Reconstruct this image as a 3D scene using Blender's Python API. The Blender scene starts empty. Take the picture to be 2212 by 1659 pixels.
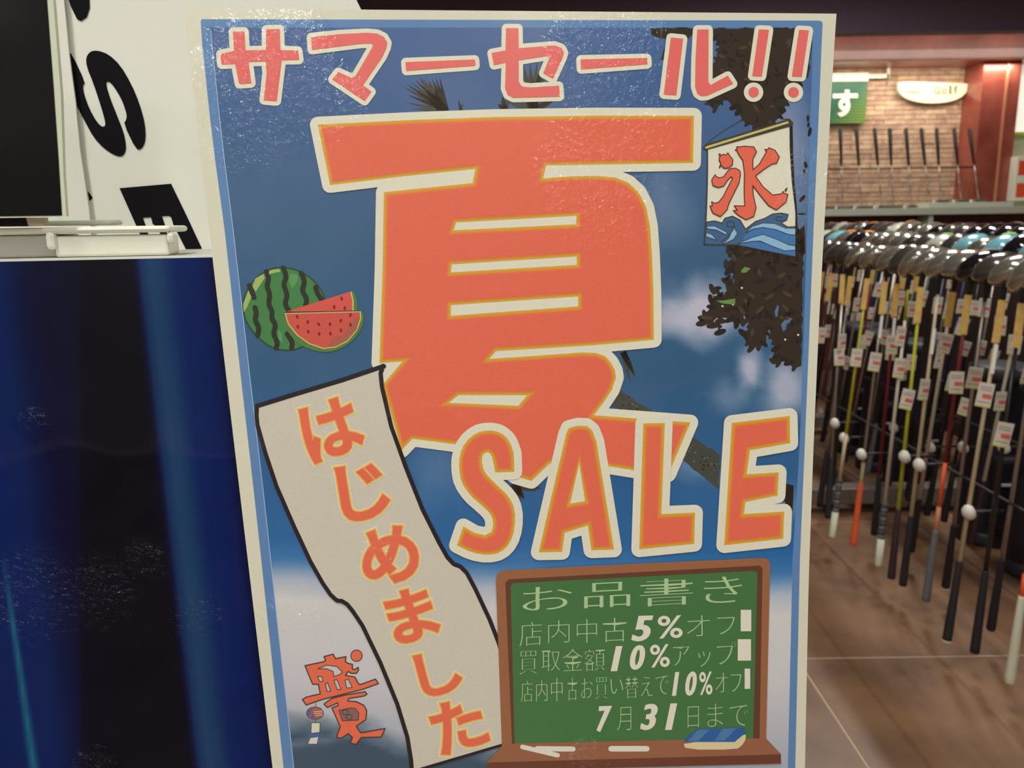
import bpy, math, random
from mathutils import Vector, Matrix, noise
from mathutils.geometry import tessellate_polygon, delaunay_2d_cdt
random.seed(7)
S = bpy.context.scene
C = S.collection
# ------------------------------------------------------------------ camera
FPX, CX, CY, CAMH = 1720.0, 1106.0, 829.5, 1.43
_n = Vector((126, 8454, 1720)).normalized()
_fz = -_n.z; _fy = math.sqrt(1 - _fz * _fz)
FW = Vector((0, _fy, _fz))
_rz = -_n.x; _b = -_rz * _fz / _fy
RT = Vector((math.sqrt(1 - _b * _b - _rz * _rz), _b, _rz))
DN = FW.cross(RT)
EYE = Vector((0, 0, CAMH))
cam = bpy.data.cameras.new('camera'); co = bpy.data.objects.new('camera', cam); C.objects.link(co)
cam.sensor_width = 36; cam.lens = FPX / 2212 * 36; cam.clip_start = 0.02; cam.clip_end = 60
co.matrix_world = Matrix(((RT.x, -DN.x, -FW.x, 0), (RT.y, -DN.y, -FW.y, 0), (RT.z, -DN.z, -FW.z, CAMH), (0, 0, 0, 1)))
cam.dof.use_dof = True; cam.dof.focus_distance = 0.375; cam.dof.aperture_fstop = 20
S.camera = co
S.view_settings.view_transform = 'Standard'; S.view_settings.look = 'None'
S.view_settings.gamma = 1; S.view_settings.use_curve_mapping = False
S.view_settings.exposure = -0.33
w = bpy.data.worlds.new('world'); S.world = w; w.use_nodes = True
w.node_tree.nodes['Background'].inputs[0].default_value = (1.0, 1.0, 0.97, 1)
w.node_tree.nodes['Background'].inputs[1].default_value = 0.20

def area(name, loc, sx, sy, power, col=(1, 1, .955), rot=(0, 0, 0)):
    l = bpy.data.lights.new(name, 'AREA'); l.shape = 'RECTANGLE'; l.size = sx; l.size_y = sy
    l.energy = power; l.color = col
    o = bpy.data.objects.new(name, l); C.objects.link(o); o.location = loc; o.rotation_euler = rot
    return o
area('ceiling_light', (-0.5, -0.6, 3.15), 0.12, 1.0, 44)
for lx in (-1.7, 0.1, 1.9): area('ceiling_light', (lx, -4.4, 3.1), 0.4, 0.9, 42)
area('ceiling_light', (-0.5, -1.9, 3.15), 0.12, 1.2, 8, rot=(math.radians(-12), 0, 0))
area('ceiling_light', (1.3, -1.0, 3.15), 0.12, 1.2, 26)
area('ceiling_light', (0.2, -3.0, 3.15), 1.2, 0.3, 24)
area('ceiling_light', (0.9, 2.4, 3.15), 0.07, 1.2, 40)
area('ceiling_light', (2.2, 4.6, 3.15), 0.07, 1.2, 62)
area('ceiling_light', (3.6, 2.6, 3.15), 0.07, 1.2, 56)
area('ceiling_light', (-1.8, 1.0, 3.15), 0.25, 1.2, 34)
area('header_fill_light', (3.6, 6.95, 2.98), 3.2, 0.08, 13, (1, .93, .78), (math.radians(62), 0, 0))  # unseen strip lamp added to brighten the header and bricks
area('bay_light', (3.7, 7.64, 2.76), 1.9, 0.06, 15, (1, .90, .68), (math.radians(22), 0, 0))
area('bay_light', (5.9, 7.70, 2.76), 1.0, 0.08, 12, (1, .96, .8), (math.radians(22), 0, 0))

# ------------------------------------------------------------------ helpers
def ray(x, y): return RT * ((x - CX) / FPX) + DN * ((y - CY) / FPX) + FW
def onz(x, y, z): d = ray(x, y); return EYE + d * ((z - CAMH) / d.z)
def ony(x, y, Y): d = ray(x, y); return EYE + d * (Y / d.y)
def onx(x, y, X): d = ray(x, y); return EYE + d * (X / d.x)
def lin(c):
    c /= 255.0
    return c / 12.92 if c <= .04045 else ((c + .055) / 1.055) ** 2.4
def rgb(r, g, b, k=1.0): return (min(.92, lin(r) * k), min(.92, lin(g) * k), min(.92, lin(b) * k), 1)
PK = 1.42                                   # printed paper: photograph tone -> reflectance
def P(r, g, b): return rgb(r, g, b, PK)

def mat(name, col, rough=.5, metal=0, coat=0, spec=.5, emit=None, es=0, trans=0, noisy=None, alpha=1):
    m = bpy.data.materials.new(name); m.use_nodes = True
    nt = m.node_tree; p = nt.nodes['Principled BSDF']
    p.inputs['Base Color'].default_value = col; p.inputs['Roughness'].default_value = rough
    p.inputs['Metallic'].default_value = metal; p.inputs['Coat Weight'].default_value = coat
    p.inputs['Specular IOR Level'].default_value = spec
    p.inputs['Transmission Weight'].default_value = trans
    if emit: p.inputs['Emission Color'].default_value = emit; p.inputs['Emission Strength'].default_value = es
    if noisy:
        col2, scale = noisy
        tc = nt.nodes.new('ShaderNodeNewGeometry'); nz = nt.nodes.new('ShaderNodeTexNoise')
        nz.inputs['Scale'].default_value = scale; nz.inputs['Detail'].default_value = 4
        mx = nt.nodes.new('ShaderNodeMix'); mx.data_type = 'RGBA'
        mr = nt.nodes.new('ShaderNodeMapRange'); mr.inputs[1].default_value = .35; mr.inputs[2].default_value = .65
        nt.links.new(tc.outputs['Position'], nz.inputs['Vector'])
        nt.links.new(nz.outputs['Fac'], mr.inputs[0]); nt.links.new(mr.outputs[0], mx.inputs[0])
        mx.inputs[6].default_value = col; mx.inputs[7].default_value = col2
        nt.links.new(mx.outputs[2], p.inputs['Base Color'])
    return m

def tag(o, label=None, cat=None, group=None, kind=None):
    if label: o['label'] = label
    if cat: o['category'] = cat
    if group: o['group'] = group
    if kind: o['kind'] = kind
    return o
def empty(name, loc, label=None, cat=None, group=None, mw=None):
    o = bpy.data.objects.new(name, None); C.objects.link(o); o.empty_display_size = .02
    if mw is not None: o.matrix_world = mw
    else: o.location = loc
    return tag(o, label, cat, group)
def link(name, me, parent=None, m=None):
    o = bpy.data.objects.new(name, me); C.objects.link(o)
    if parent is not None: o.parent = parent
    return o

class MB:
    """mesh builder: verts, faces with material index, optional smooth"""
    def __init__(s): s.v = []; s.f = []; s.mi = []; s.mats = []; s.sm = []
    def slot(s, m):
        if m not in s.mats: s.mats.append(m)
        return s.mats.index(m)
    def add(s, vs, fs, m, smooth=False):
        o = len(s.v); s.v += [tuple(v) for v in vs]; k = s.slot(m)
        for f in fs: s.f.append([i + o for i in f]); s.mi.append(k); s.sm.append(smooth)
        return s
    def box(s, a, b, m, M=None, bev=0):
        x0, y0, z0 = a; x1, y1, z1 = b
        vs = [Vector(p) for p in [(x0,y0,z0),(x1,y0,z0),(x1,y1,z0),(x0,y1,z0),(x0,y0,z1),(x1,y0,z1),(x1,y1,z1),(x0,y1,z1)]]
        fs = [(0,3,2,1),(4,5,6,7),(0,1,5,4),(1,2,6,5),(2,3,7,6),(3,0,4,7)]
        if bev:
            import bmesh
            bm = bmesh.new(); bv = [bm.verts.new(v) for v in vs]
            for f in fs: bm.faces.new([bv[i] for i in f])
            bmesh.ops.bevel(bm, geom=bm.edges[:], offset=bev, segments=2, affect='EDGES', profile=.5)
            bm.verts.index_update()
            vs = [v.co.copy() for v in bm.verts]; fs = [[v.index for v in f.verts] for f in bm.faces]; bm.free()
        if M: vs = [M @ v for v in vs]
        return s.add(vs, fs, m)
    def lathe(s, prof, m, n=12, M=None, smooth=True, caps=True):
        vs = []; fs = []
        for r, z in prof:
            for k in range(n):
                a = 2 * math.pi * k / n; vs.append(Vector((r * math.cos(a), r * math.sin(a), z)))
        for i in range(len(prof) - 1):
            for k in range(n):
                k2 = (k + 1) % n; fs.append((i*n+k, i*n+k2, (i+1)*n+k2, (i+1)*n+k))
        if caps: fs.append(list(range(n))[::-1]); fs.append([(len(prof)-1)*n + k for k in range(n)])
        if M: vs = [M @ v for v in vs]
        return s.add(vs, fs, m, smooth)
    def tube(s, p, q, r, m, n=10, r2=None):
        p = Vector(p); q = Vector(q); d = q - p
        M = Matrix.Translation(p) @ d.to_track_quat('Z', 'Y').to_matrix().to_4x4()
        return s.lathe([(r, 0), (r2 if r2 is not None else r, d.length)], m, n, M)
    def mesh(s, name):
        me = bpy.data.meshes.new(name); me.from_pydata(s.v, [], s.f)
        for m in s.mats: me.materials.append(m)
        me.polygons.foreach_set('material_index', s.mi); me.polygons.foreach_set('use_smooth', s.sm)
        me.update(); return me
    def build(s, name, parent=None, label=None, cat=None, group=None, kind=None):
        return tag(link(name, s.mesh(name), parent), label, cat, group, kind)

# ------------------------------------------------------------------ setting
M_floor = mat('brown_tile', rgb(134, 98, 70), .42, noisy=(rgb(102, 74, 54), 3.2))
M_grout = mat('pale_grout', rgb(196, 165, 135), .8)
M_ceil = mat('dark_ceiling', rgb(96, 74, 92), .7)
M_wall = mat('cream_wall', rgb(190, 180, 165), .8)
M_wood = mat('red_brown_wood', rgb(166, 84, 72), .35, coat=.3, noisy=(rgb(128, 58, 48), 3))
M_darkred = mat('dark_red_wood', rgb(88, 40, 36), .5)
M_white = mat('white_plastic', rgb(228, 228, 212), .3)
M_mortar = mat('brick_mortar', rgb(190, 160, 142), .9)
fb = MB().box((-4, -5, -.06), (7.6, 8.6, -.0015), M_grout).build('floor', kind='structure')
T = 1.2
tm = MB().box((.003, .003, -.006), (T - .003, T - .003, 0), M_floor, bev=.0008).mesh('tile')
x = .93 - T * 4
while x + T < 7.65:
    y = 2.40 - T * 6
    while y + T < 8.7:
        o = link('tile', tm, fb); o.location = (x, y, 0); y += T
    x += T
MB().box((-4, -5, 3.35), (7.6, 8.6, 3.42), M_ceil).build('ceiling', kind='structure')
MB().box((-4.1, -5, 0), (-4, 8.6, 3.35), M_wall).build('wall_left', kind='structure')
MB().box((7.6, -5, 0), (7.7, 8.6, 3.35), M_wall).build('wall_right', kind='structure')
MB().box((-4, -5.1, 0), (7.6, -5, 3.35), M_wall).build('wall_front', kind='structure')
# back wall: brick recess
wb = MB().box((-4, 8.05, 0), (7.6, 8.15, 3.35), M_mortar).build('wall_back', kind='structure')
bm_ = []
for k, c in enumerate([(192,162,138),(184,150,130),(200,170,144),(176,144,124)]):
    m = mat('brick_clay', rgb(*[min(255, q + 14) for q in c]), .85, noisy=(rgb(c[0]-12, c[1]-12, c[2]-8), 14))
    bm_.append(MB().box((.002, 0, .002), (.198, .04, .043), m, bev=.002).mesh('brick'))
z = 1.53; r = 0
while z < 2.96:
    x = 2.92 - (.1 if r % 2 else 0)
    while x < 4.58:
        o = link('brick', random.choice(bm_), wb)
        o.location = (x, 8.012 + random.uniform(-.005, .004), z); x += .2
    z += .045; r += 1
# header, soffit, pillar
pc = ony(2112, 285, 7.7).x; pr = ony(2193, 285, 7.7).x
hz0 = ony(1950, 131, 7.6).z; hz1 = ony(1950, 77, 7.6).z
MB().box((-1.5, 7.6, hz0), (7.6, 8.05, hz1 + .3), M_wood, bev=.004).build('trim_1', kind='structure')
sz = ony(1950, 76, 6.6).z
MB().box((-4, 6.5, sz), (7.6, 6.62, 3.35), M_ceil).build('trim_2', kind='structure')
pl = MB().box((pc, 7.7, 0), (pr, 8.05, hz0), M_wood, bev=.004).build('trim_3', kind='structure')
MB().box((pc + (pr-pc)*.60, 7.69, 1.5), (pc + (pr-pc)*.66, 7.7, hz0), mat('pale_strip', rgb(196,130,100), .4)).build('pale_strip', pl)
MB().box((2.9, 7.98, 2.2), (pc, 8.01, 2.2), M_wood)
# bay to the right of the pillar
bay = MB().box((pr, 7.95, 1.5), (7.6, 8.05, hz0), mat('pale_green_panel', rgb(196, 202, 172), .6)).build('trim_4', kind='structure')
M_red = mat('orange_red_card', rgb(226, 82, 50), .5)
M_wcard = mat('white_card', rgb(232, 232, 220), .5)
lw = empty('lightbox_sign', (pr + .06, 7.9, 2.2), 'bright white lightbox at the right frame edge beside the red-brown pillar', 'sign')
MB().box((-.04, 0, 0), (.5, .05, .62), mat('lit_white', rgb(240,240,230), .5, emit=(1,1,.88,1), es=.7), bev=.004).build('lit_face', lw)
MB().box((-.05, .0, -.03), (.5, .05, -.001), mat('lime_edge', rgb(170,190,60), .4)).build('lime_edge', lw)
cbx = ony(2191, 405, 7.6)
cb = empty('product_box', (cbx.x, 7.6, 1.555), 'white carton with two orange-red panels at the right frame edge above the shelf', 'box')
MB().box((0, 0, 0), (.4, .2, .40), M_wcard, bev=.003).build('carton', cb)
for zz in (.03, .23):
    MB().box((.02, -.003, zz), (.36, .0, zz + .13), M_red, bev=.001).build('red_panel', cb)
# shelf with cabinet
sh = empty('wall_shelf', (4.5, 7.4, 0), 'long grey-white shelf along the brick wall with the upright putters on it', 'shelf')
zs0 = ony(2000, 464, 7.2).z; zs1 = ony(2000, 449, 7.2).z
M_shelf = mat('shelf_white', rgb(196, 200, 182), .45)
MB().box((-2.2, -.2, zs0), (3.05, .6, zs1), M_shelf, bev=.004).build('board', sh)
bx0 = ony(2008, 440, 7.2).x - 4.5; bx1 = ony(2192, 440, 7.2).x - 4.5
zs2 = ony(2100, 437, 7.2).z
MB().box((bx0, -.19, zs1), (bx1, .05, zs2), mat('shelf_bright', rgb(226, 232, 214), .4), bev=.004).build('raised_tray', sh)
MB().box((-2.2, .05, 0), (3.05, .6, zs0 - .0), M_darkred).build('cabinet_front', sh)
bxx = ony(2016, 475, 7.2).x - 4.5
MB().box((bxx - .02, -.16, 0), (bxx + .02, .04, zs0), M_shelf).build('bracket', sh)
# putters
M_grip = mat('black_grip', rgb(38, 32, 32), .7); M_steel = mat('steel', rgb(175, 170, 165), .25, metal=.9)
rack = MB().tube((3.0, 7.72, ony(1950, 363, 7.7).z), (pc, 7.72, ony(1950, 363, 7.7).z), .008, mat('dark_rod', rgb(60,45,40), .4)).build('support_rod', None, 'thin dark rod across the brick wall holding the upright putters', 'rod')
px_put = [1815, 1850, 1889, 1922, 1957, 1990, 2023, 2061, 2094]
for i, px in enumerate(px_put):
    t = ony(px, 277, 7.68); zb = zs1 if px < 2008 else zs2
    b = Vector((t.x - .012 + .02 * ((i * 37) % 3 - 1), 7.42, zb))
    d = t - b; L = d.length
    q = d.to_track_quat('Z', 'Y').to_matrix().to_4x4()
    side = ['third', 'second', 'leftmost'][0]
    ordn = ['leftmost', 'second from the left', 'third from the left', 'fourth from the left', 'middle one', 'fourth from the right', 'third from the right', 'second from the right', 'rightmost'][i]
    pt = empty('putter', b, '%s of the nine black-gripped putters standing along the brick wall' % ordn, 'putter', 'putters on the wall shelf', mw=Matrix.Translation(b) @ q)
    MB().tube((0, 0, .02), (0, 0, L - .2), .0055, M_steel, 8).build('shaft', pt)
    MB().lathe([(.010, L - .36), (.017, L - .12), (.021 if i in (1, 3) else .017, L - .02), (.012, L)], M_grip, 10).build('grip', pt)
    MB().box((-.06, -.02, 0), (.05, .02, .028), M_steel, bev=.006).build('putter_head', pt)
    MB().box((-.062, -.05, .0), (.055, -.04, .045), M_wcard, bev=.003).build('price_card', pt)
# green sign
g0 = ony(1766, 177, 7.95); g1 = ony(1869, 266, 7.95)
gs = empty('green_sign', (g0.x, 7.95, g1.z), 'dark green sign with one white hiragana letter on the brick wall', 'sign')
gm = bpy.data.materials.new('green_stripes'); gm.use_nodes = True
nt = gm.node_tree; tc = nt.nodes.new('ShaderNodeTexCoord'); sp = nt.nodes.new('ShaderNodeSeparateXYZ')
nt.links.new(tc.outputs['Generated'], sp.inputs[0])
wv = nt.nodes.new('ShaderNodeTexWave'); wv.bands_direction = 'Z'; wv.inputs['Scale'].default_value = 4.5; wv.inputs['Distortion'].default_value = .4
nt.links.new(tc.outputs['Generated'], wv.inputs[0])
ma = nt.nodes.new('ShaderNodeMath'); ma.operation = 'MULTIPLY_ADD'; ma.inputs[1].default_value = 1.2; ma.inputs[2].default_value = -.55
nt.links.new(sp.outputs['X'], ma.inputs[0])
mb = nt.nodes.new('ShaderNodeMath'); mb.operation = 'SUBTRACT'; nt.links.new(ma.outputs[0], mb.inputs[0]); nt.links.new(sp.outputs['Z'], mb.inputs[1])
mc = nt.nodes.new('ShaderNodeMath'); mc.operation = 'ADD'; nt.links.new(mb.outputs[0], mc.inputs[0]); mc.inputs[1].default_value = .45
md = nt.nodes.new('ShaderNodeMath'); md.operation = 'MULTIPLY'; md.use_clamp = True; nt.links.new(mc.outputs[0], md.inputs[0]); nt.links.new(wv.outputs['Fac'], md.inputs[1])
cr = nt.nodes.new('ShaderNodeValToRGB'); cr.color_ramp.elements[0].color = rgb(20, 84, 66); cr.color_ramp.elements[1].color = rgb(140, 165, 40)
cr.color_ramp.elements[1].position = .95
nt.links.new(md.outputs[0], cr.inputs[0]); nt.links.new(cr.outputs[0], nt.nodes['Principled BSDF'].inputs['Base Color'])
MB().box((0, 0, 0), (g1.x - g0.x, .04, g0.z - g1.z), gm, bev=.002).build('board', gs)
hz = ony(1800, 158, 7.95).z - g1.z
MB().box((0, -.01, g0.z - g1.z), (g1.x - g0.x, .05, hz), M_white, bev=.003).build('white_header', gs)
ax = ony(1921, 160, 7.95).x - g0.x
MB().box((g1.x - g0.x, 0, hz - .05), (ax, .03, hz - .015), M_white).build('hanger_arm', gs)
MB().box((ax - .02, 0, hz - .05), (ax + .006, .03, hz0 - g1.z), M_white).build('hanger_post', gs)

# ---- glyphs from the built in font
_tc = bpy.data.curves.new('t', 'FONT'); _to = bpy.data.objects.new('t', _tc); C.objects.link(_to)
_tc.resolution_u = 4
_gc = {}
def glyph(ch):
    if ch in _gc: return _gc[ch]
    _tc.body = ch; bpy.context.view_layer.update()
    me = bpy.data.meshes.new_from_object(_to.evaluated_get(bpy.context.evaluated_depsgraph_get()))
    # weld doubles
    key = {}; vs = []; mp = []
    for v in me.vertices:
        k = (round(v.co.x, 5), round(v.co.y, 5))
        if k not in key: key[k] = len(vs); vs.append(k)
        mp.append(key[k])
    fs = []
    for p in me.polygons:
        f = [mp[i] for i in p.vertices]
        if len(set(f)) == len(f):
            a = sum(vs[f[i]][0] * vs[f[(i+1) % len(f)]][1] - vs[f[(i+1) % len(f)]][0] * vs[f[i]][1] for i in range(len(f)))
            fs.append(f if a > 0 else f[::-1])
    bpy.data.meshes.remove(me)
    ed = set()
    for f in fs:
        for i in range(len(f)): ed.add((f[i], f[(i+1) % len(f)]))
    nrm = {}
    for a, b in ed:
        if (b, a) in ed: continue
        dx = vs[b][0] - vs[a][0]; dy = vs[b][1] - vs[a][1]; l = math.hypot(dx, dy) or 1
        for i in (a, b): nrm.setdefault(i, []).append((dy / l, -dx / l))
    N = [(0, 0)] * len(vs)
    for i, ns in nrm.items():
        sx = sum(n[0] for n in ns); sy = sum(n[1] for n in ns); l = math.hypot(sx, sy)
        if l > 1e-6:
            sx /= l; sy /= l; c = max(.45, ns[0][0] * sx + ns[0][1] * sy); N[i] = (sx / c, sy / c)
    xs = [v[0] for v in vs]; ys = [v[1] for v in vs]
    _gc[ch] = (vs, fs, N, (min(xs), min(ys), max(xs), max(ys)))
    return _gc[ch]
def glyph_px(ch, box, wx=0, wy=0, slope=0, rot=0, shear=0, grow=0):
    """glyph fitted to a pixel box (y down). wx, wy: weight change in em; rot ccw deg; grow px outward."""
    vs, fs, N, bb = glyph(ch)
    p = [(v[0] + N[i][0] * wx, v[1] + N[i][1] * wy) for i, v in enumerate(vs)]
    nn = N
    if shear: p = [(a + shear * b, b) for a, b in p]
    if rot:
        c, s_ = math.cos(math.radians(rot)), math.sin(math.radians(rot))
        p = [(a * c - b * s_, a * s_ + b * c) for a, b in p]; nn = [(a * c - b * s_, a * s_ + b * c) for a, b in N]
    x0 = min(a for a, b in p); x1 = max(a for a, b in p); y0 = min(b for a, b in p); y1 = max(b for a, b in p)
    X0, Y0, X1, Y1 = box
    dy = abs(slope) * (X1 - X0)
    H = (Y1 - Y0) - dy
    out = []
    for i, (a, b) in enumerate(p):
        X = X0 + (a - x0) / max(1e-6, x1 - x0) * (X1 - X0) + nn[i][0] * grow
        Y = Y0 + (dy if slope < 0 else 0) + (y1 - b) / max(1e-6, y1 - y0) * H + slope * (X - X0) - nn[i][1] * grow
        out.append((X, Y))
    return out, [f[::-1] for f in fs]

# text in the far signs (world plane facing -Y)
def far_text(ch, box, Y, m, name, parent, **kw):
    p, f = glyph_px(ch, box, **kw); b = MB()
    inv = parent.location
    b.add([ony(a, c, Y) - inv for a, c in p], [t[::-1] for t in f], m)
    return b.build(name, parent)
far_text('す', (1799, 194, 1853, 253), 7.944, M_wcard, 'letter', gs, wx=.035, wy=.035)
# oval sign
ov = ony(2015, 205, 7.97)
osn = empty('oval_sign', ov, 'glossy white half-oval sign lettered Golf on the brick wall', 'sign')
pts = []
for k in range(25):
    a = math.pi * k / 24; pts.append((2015 + 75 * math.cos(a) , 186 + 37 * math.sin(a) ** .8))
pts += [(1941, 178), (1960, 176), (2070, 180), (2090, 181)]
b = MB(); fr = [ony(a, c, 7.95) - ov for a, c in pts]; bk = [v + Vector((0, .05, 0)) for v in fr]; n = len(pts)
b.add(fr + bk, [list(range(n))] + [(i, i + n, (i+1) % n + n, (i+1) % n) for i in range(n)], mat('gloss_ivory', rgb(240, 238, 212), .2, coat=.5))
b.build('board', osn)
M_gt = mat('grey_print', rgb(130, 124, 104), .5)
for k, ch in enumerate('Golf'):
    far_text(ch, [(2018, 187, 2031, 203), (2035, 191, 2046, 203), (2050, 184, 2056, 203), (2060, 184, 2070, 202)][k], 7.945, M_gt, 'letter', osn, wx=.01, wy=.01)
far_text('~', (1955, 196, 1990, 201), 7.945, M_gt, 'small_wordmark', osn)

# ------------------------------------------------------------------ poster plane
YAW = math.radians(9)
EX = Vector((math.cos(YAW), math.sin(YAW), 0)); NRM = Vector((math.sin(YAW), -math.cos(YAW), 0)); UP = Vector((0, 0, 1))
PO = EYE + FW * .373 * (1 / 1.0)
def plane_hit(x, y, off=0.0):
    d = ray(x, y); o = PO + NRM * off
    return EYE + d * ((o - EYE).dot(NRM) / d.dot(NRM))
BASE = plane_hit(1170, 1930)
MW = Matrix(((EX.x, 0, NRM.x, BASE.x), (EX.y, 0, NRM.y, BASE.y), (0, 1, 0, BASE.z), (0, 0, 0, 1)))
def L2(x, y, z=0.0, off=0.0):
    p = plane_hit(x, y, off) - BASE
    return (p.dot(EX), p.z, off + z)

# laminated print: one gloss film over everything, wrinkled where the lamination failed
def film_group(name, blobs, base_str=.0006):
    g = bpy.data.node_groups.new(name, 'ShaderNodeTree')
    g.interface.new_socket('Normal', in_out='OUTPUT', socket_type='NodeSocketVector')
    N = g.nodes; Lk = g.links
    tc = N.new('ShaderNodeTexCoord'); go = N.new('NodeGroupOutput')
    last = None
    for (bx, by, rad, amt) in blobs:
        x, y, _ = L2(bx, by)
        mp = N.new('ShaderNodeVectorMath'); mp.operation = 'SUBTRACT'; mp.inputs[1].default_value = (x, y, 0)
        Lk.new(tc.outputs['Object'], mp.inputs[0])
        ml = N.new('ShaderNodeVectorMath'); ml.operation = 'MULTIPLY'; ml.inputs[1].default_value = (1, 1, 0); Lk.new(mp.outputs[0], ml.inputs[0])
        ln = N.new('ShaderNodeVectorMath'); ln.operation = 'LENGTH'; Lk.new(ml.outputs[0], ln.inputs[0])
        mr = N.new('ShaderNodeMapRange'); mr.interpolation_type = 'SMOOTHSTEP'
        mr.inputs[1].default_value = 0; mr.inputs[2].default_value = rad * .00022; mr.inputs[3].default_value = amt; mr.inputs[4].default_value = 0
        Lk.new(ln.outputs['Value'], mr.inputs[0])
        if last is None: last = mr.outputs[0]
        else:
            mx = N.new('ShaderNodeMath'); mx.operation = 'MAXIMUM'; Lk.new(last, mx.inputs[0]); Lk.new(mr.outputs[0], mx.inputs[1]); last = mx.outputs[0]
    nz = N.new('ShaderNodeTexNoise'); nz.inputs['Scale'].default_value = 260; nz.inputs['Detail'].default_value = 3; nz.inputs['Distortion'].default_value = 1.2
    Lk.new(tc.outputs['Object'], nz.inputs['Vector'])
    n2 = N.new('ShaderNodeTexNoise'); n2.inputs['Scale'].default_value = 14; n2.inputs['Detail'].default_value = 1
    Lk.new(tc.outputs['Object'], n2.inputs['Vector'])
    mu = N.new('ShaderNodeMath'); mu.operation = 'MULTIPLY'; Lk.new(last, mu.inputs[0]); Lk.new(nz.outputs['Fac'], mu.inputs[1])
    ad = N.new('ShaderNodeMath'); ad.operation = 'MULTIPLY_ADD'; Lk.new(n2.outputs['Fac'], ad.inputs[0]); ad.inputs[1].default_value = .9; Lk.new(mu.outputs[0], ad.inputs[2])
    bp = N.new('ShaderNodeBump'); bp.inputs['Distance'].default_value = .0022; bp.inputs['Strength'].default_value = 1
    Lk.new(ad.outputs[0], bp.inputs['Height']); Lk.new(bp.outputs[0], go.inputs[0])
    return g
FILM = film_group('wrinkled_film', [(590, 175, 170, .9), (520, 250, 150, .7), (700, 220, 110, .7), (1310, 225, 120, 1.4), (1320, 130, 170, .8), (1350, 300, 170, .7),
    (1300, 400, 190, .9), (600, 1330, 60, 2.2), (680, 1330, 60, 2.2), (1260, 1640, 100, 2.2), (1740, 420, 140, 1.3), (820, 1180, 80, 1.6), (450, 210, 100, 1.5)])
BFILM = film_group('blue_film', [(60, 1310, 150, 2.0), (200, 1300, 120, 1.7), (420, 1350, 90, 1.6), (60, 920, 40, 1.4), (190, 1680, 80, 2.4), (300, 1230, 70, 1.5)])
def ink(name, c, film=None, attr=False, direct=False, grain=.03, coat=1):
    m = bpy.data.materials.new(name); m.use_nodes = True; nt = m.node_tree; p = nt.nodes['Principled BSDF']
    col = c if direct else P(*c)
    p.inputs['Roughness'].default_value = .55; p.inputs['Specular IOR Level'].default_value = .25 if coat == 1 else .08
    p.inputs['Coat Weight'].default_value = coat; p.inputs['Coat Roughness'].default_value = .035
    g = nt.nodes.new('ShaderNodeGroup'); g.node_tree = film or FILM
    nt.links.new(g.outputs[0], p.inputs['Coat Normal'])
    hs = nt.nodes.new('ShaderNodeHueSaturation')
    tc = nt.nodes.new('ShaderNodeTexCoord'); nz = nt.nodes.new('ShaderNodeTexNoise'); nz.inputs['Scale'].default_value = 2400; nz.inputs['Detail'].default_value = 1
    nt.links.new(tc.outputs['Object'], nz.inputs['Vector'])
    mr = nt.nodes.new('ShaderNodeMapRange'); mr.inputs[1].default_value = .2; mr.inputs[2].default_value = .8; mr.inputs[3].default_value = 1 - grain * 2; mr.inputs[4].default_value = 1 + grain * 2
    nt.links.new(nz.outputs['Fac'], mr.inputs[0]); nt.links.new(mr.outputs[0], hs.inputs['Value'])
    if attr:
        at = nt.nodes.new('ShaderNodeVertexColor'); at.layer_name = 'print'; nt.links.new(at.outputs[0], hs.inputs['Color'])
    else: hs.inputs['Color'].default_value = col
    nt.links.new(hs.outputs[0], p.inputs['Base Color'])
    return m
I = {k: ink(k, v) for k, v in dict(
    paper=(198, 198, 180), cream=(206, 205, 186), border=(84, 122, 168), red=(222, 98, 76), pink=(228, 100, 96), gold=(200, 150, 48), gold_15=(204, 138, 52), gold_2=(208, 126, 56),
    gold_3=(216, 110, 66), black=(28, 24, 30), white=(188, 184, 170), halo_0=(210, 200, 166), halo=(218, 192, 122), halo_2=(226, 158, 84), hred=(220, 100, 74),
    chalk=(206, 204, 190), chalk_green=(60, 106, 62), chalk_text=(160, 186, 140), frame=(140, 92, 62), frame_dark=(88, 56, 40), ledge=(138, 90, 66), ledge_dark=(98, 56, 42),
    melon_edge=(34, 66, 48), melon=(58, 118, 66), melon_light=(80, 140, 84), stripe=(34, 40, 30), shine=(146, 170, 96), flesh=(188, 78, 68), flesh_2=(160, 84, 70), flesh_3=(196, 80, 72), rind=(76, 116, 56),
    rind_2=(186, 186, 120), seed=(120, 34, 34), leaf=(46, 37, 28), leaf_2=(66, 56, 40), leaf_3=(34, 28, 24), leaf_green=(96, 132, 66), bark=(62, 66, 60), bark_2=(92, 98, 84),
    wave=(58, 92, 130), wave_2=(60, 110, 165), wave_light=(130, 172, 204), rod=(186, 176, 110), olive=(60, 58, 44), eraser=(40, 88, 150), eraser_2=(70, 112, 158),
    felt=(200, 190, 150), glass_blue=(64, 92, 150), maroon=(80, 34, 34), grey_line=(150, 175, 205), window=(128, 92, 92)).items()}

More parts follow.
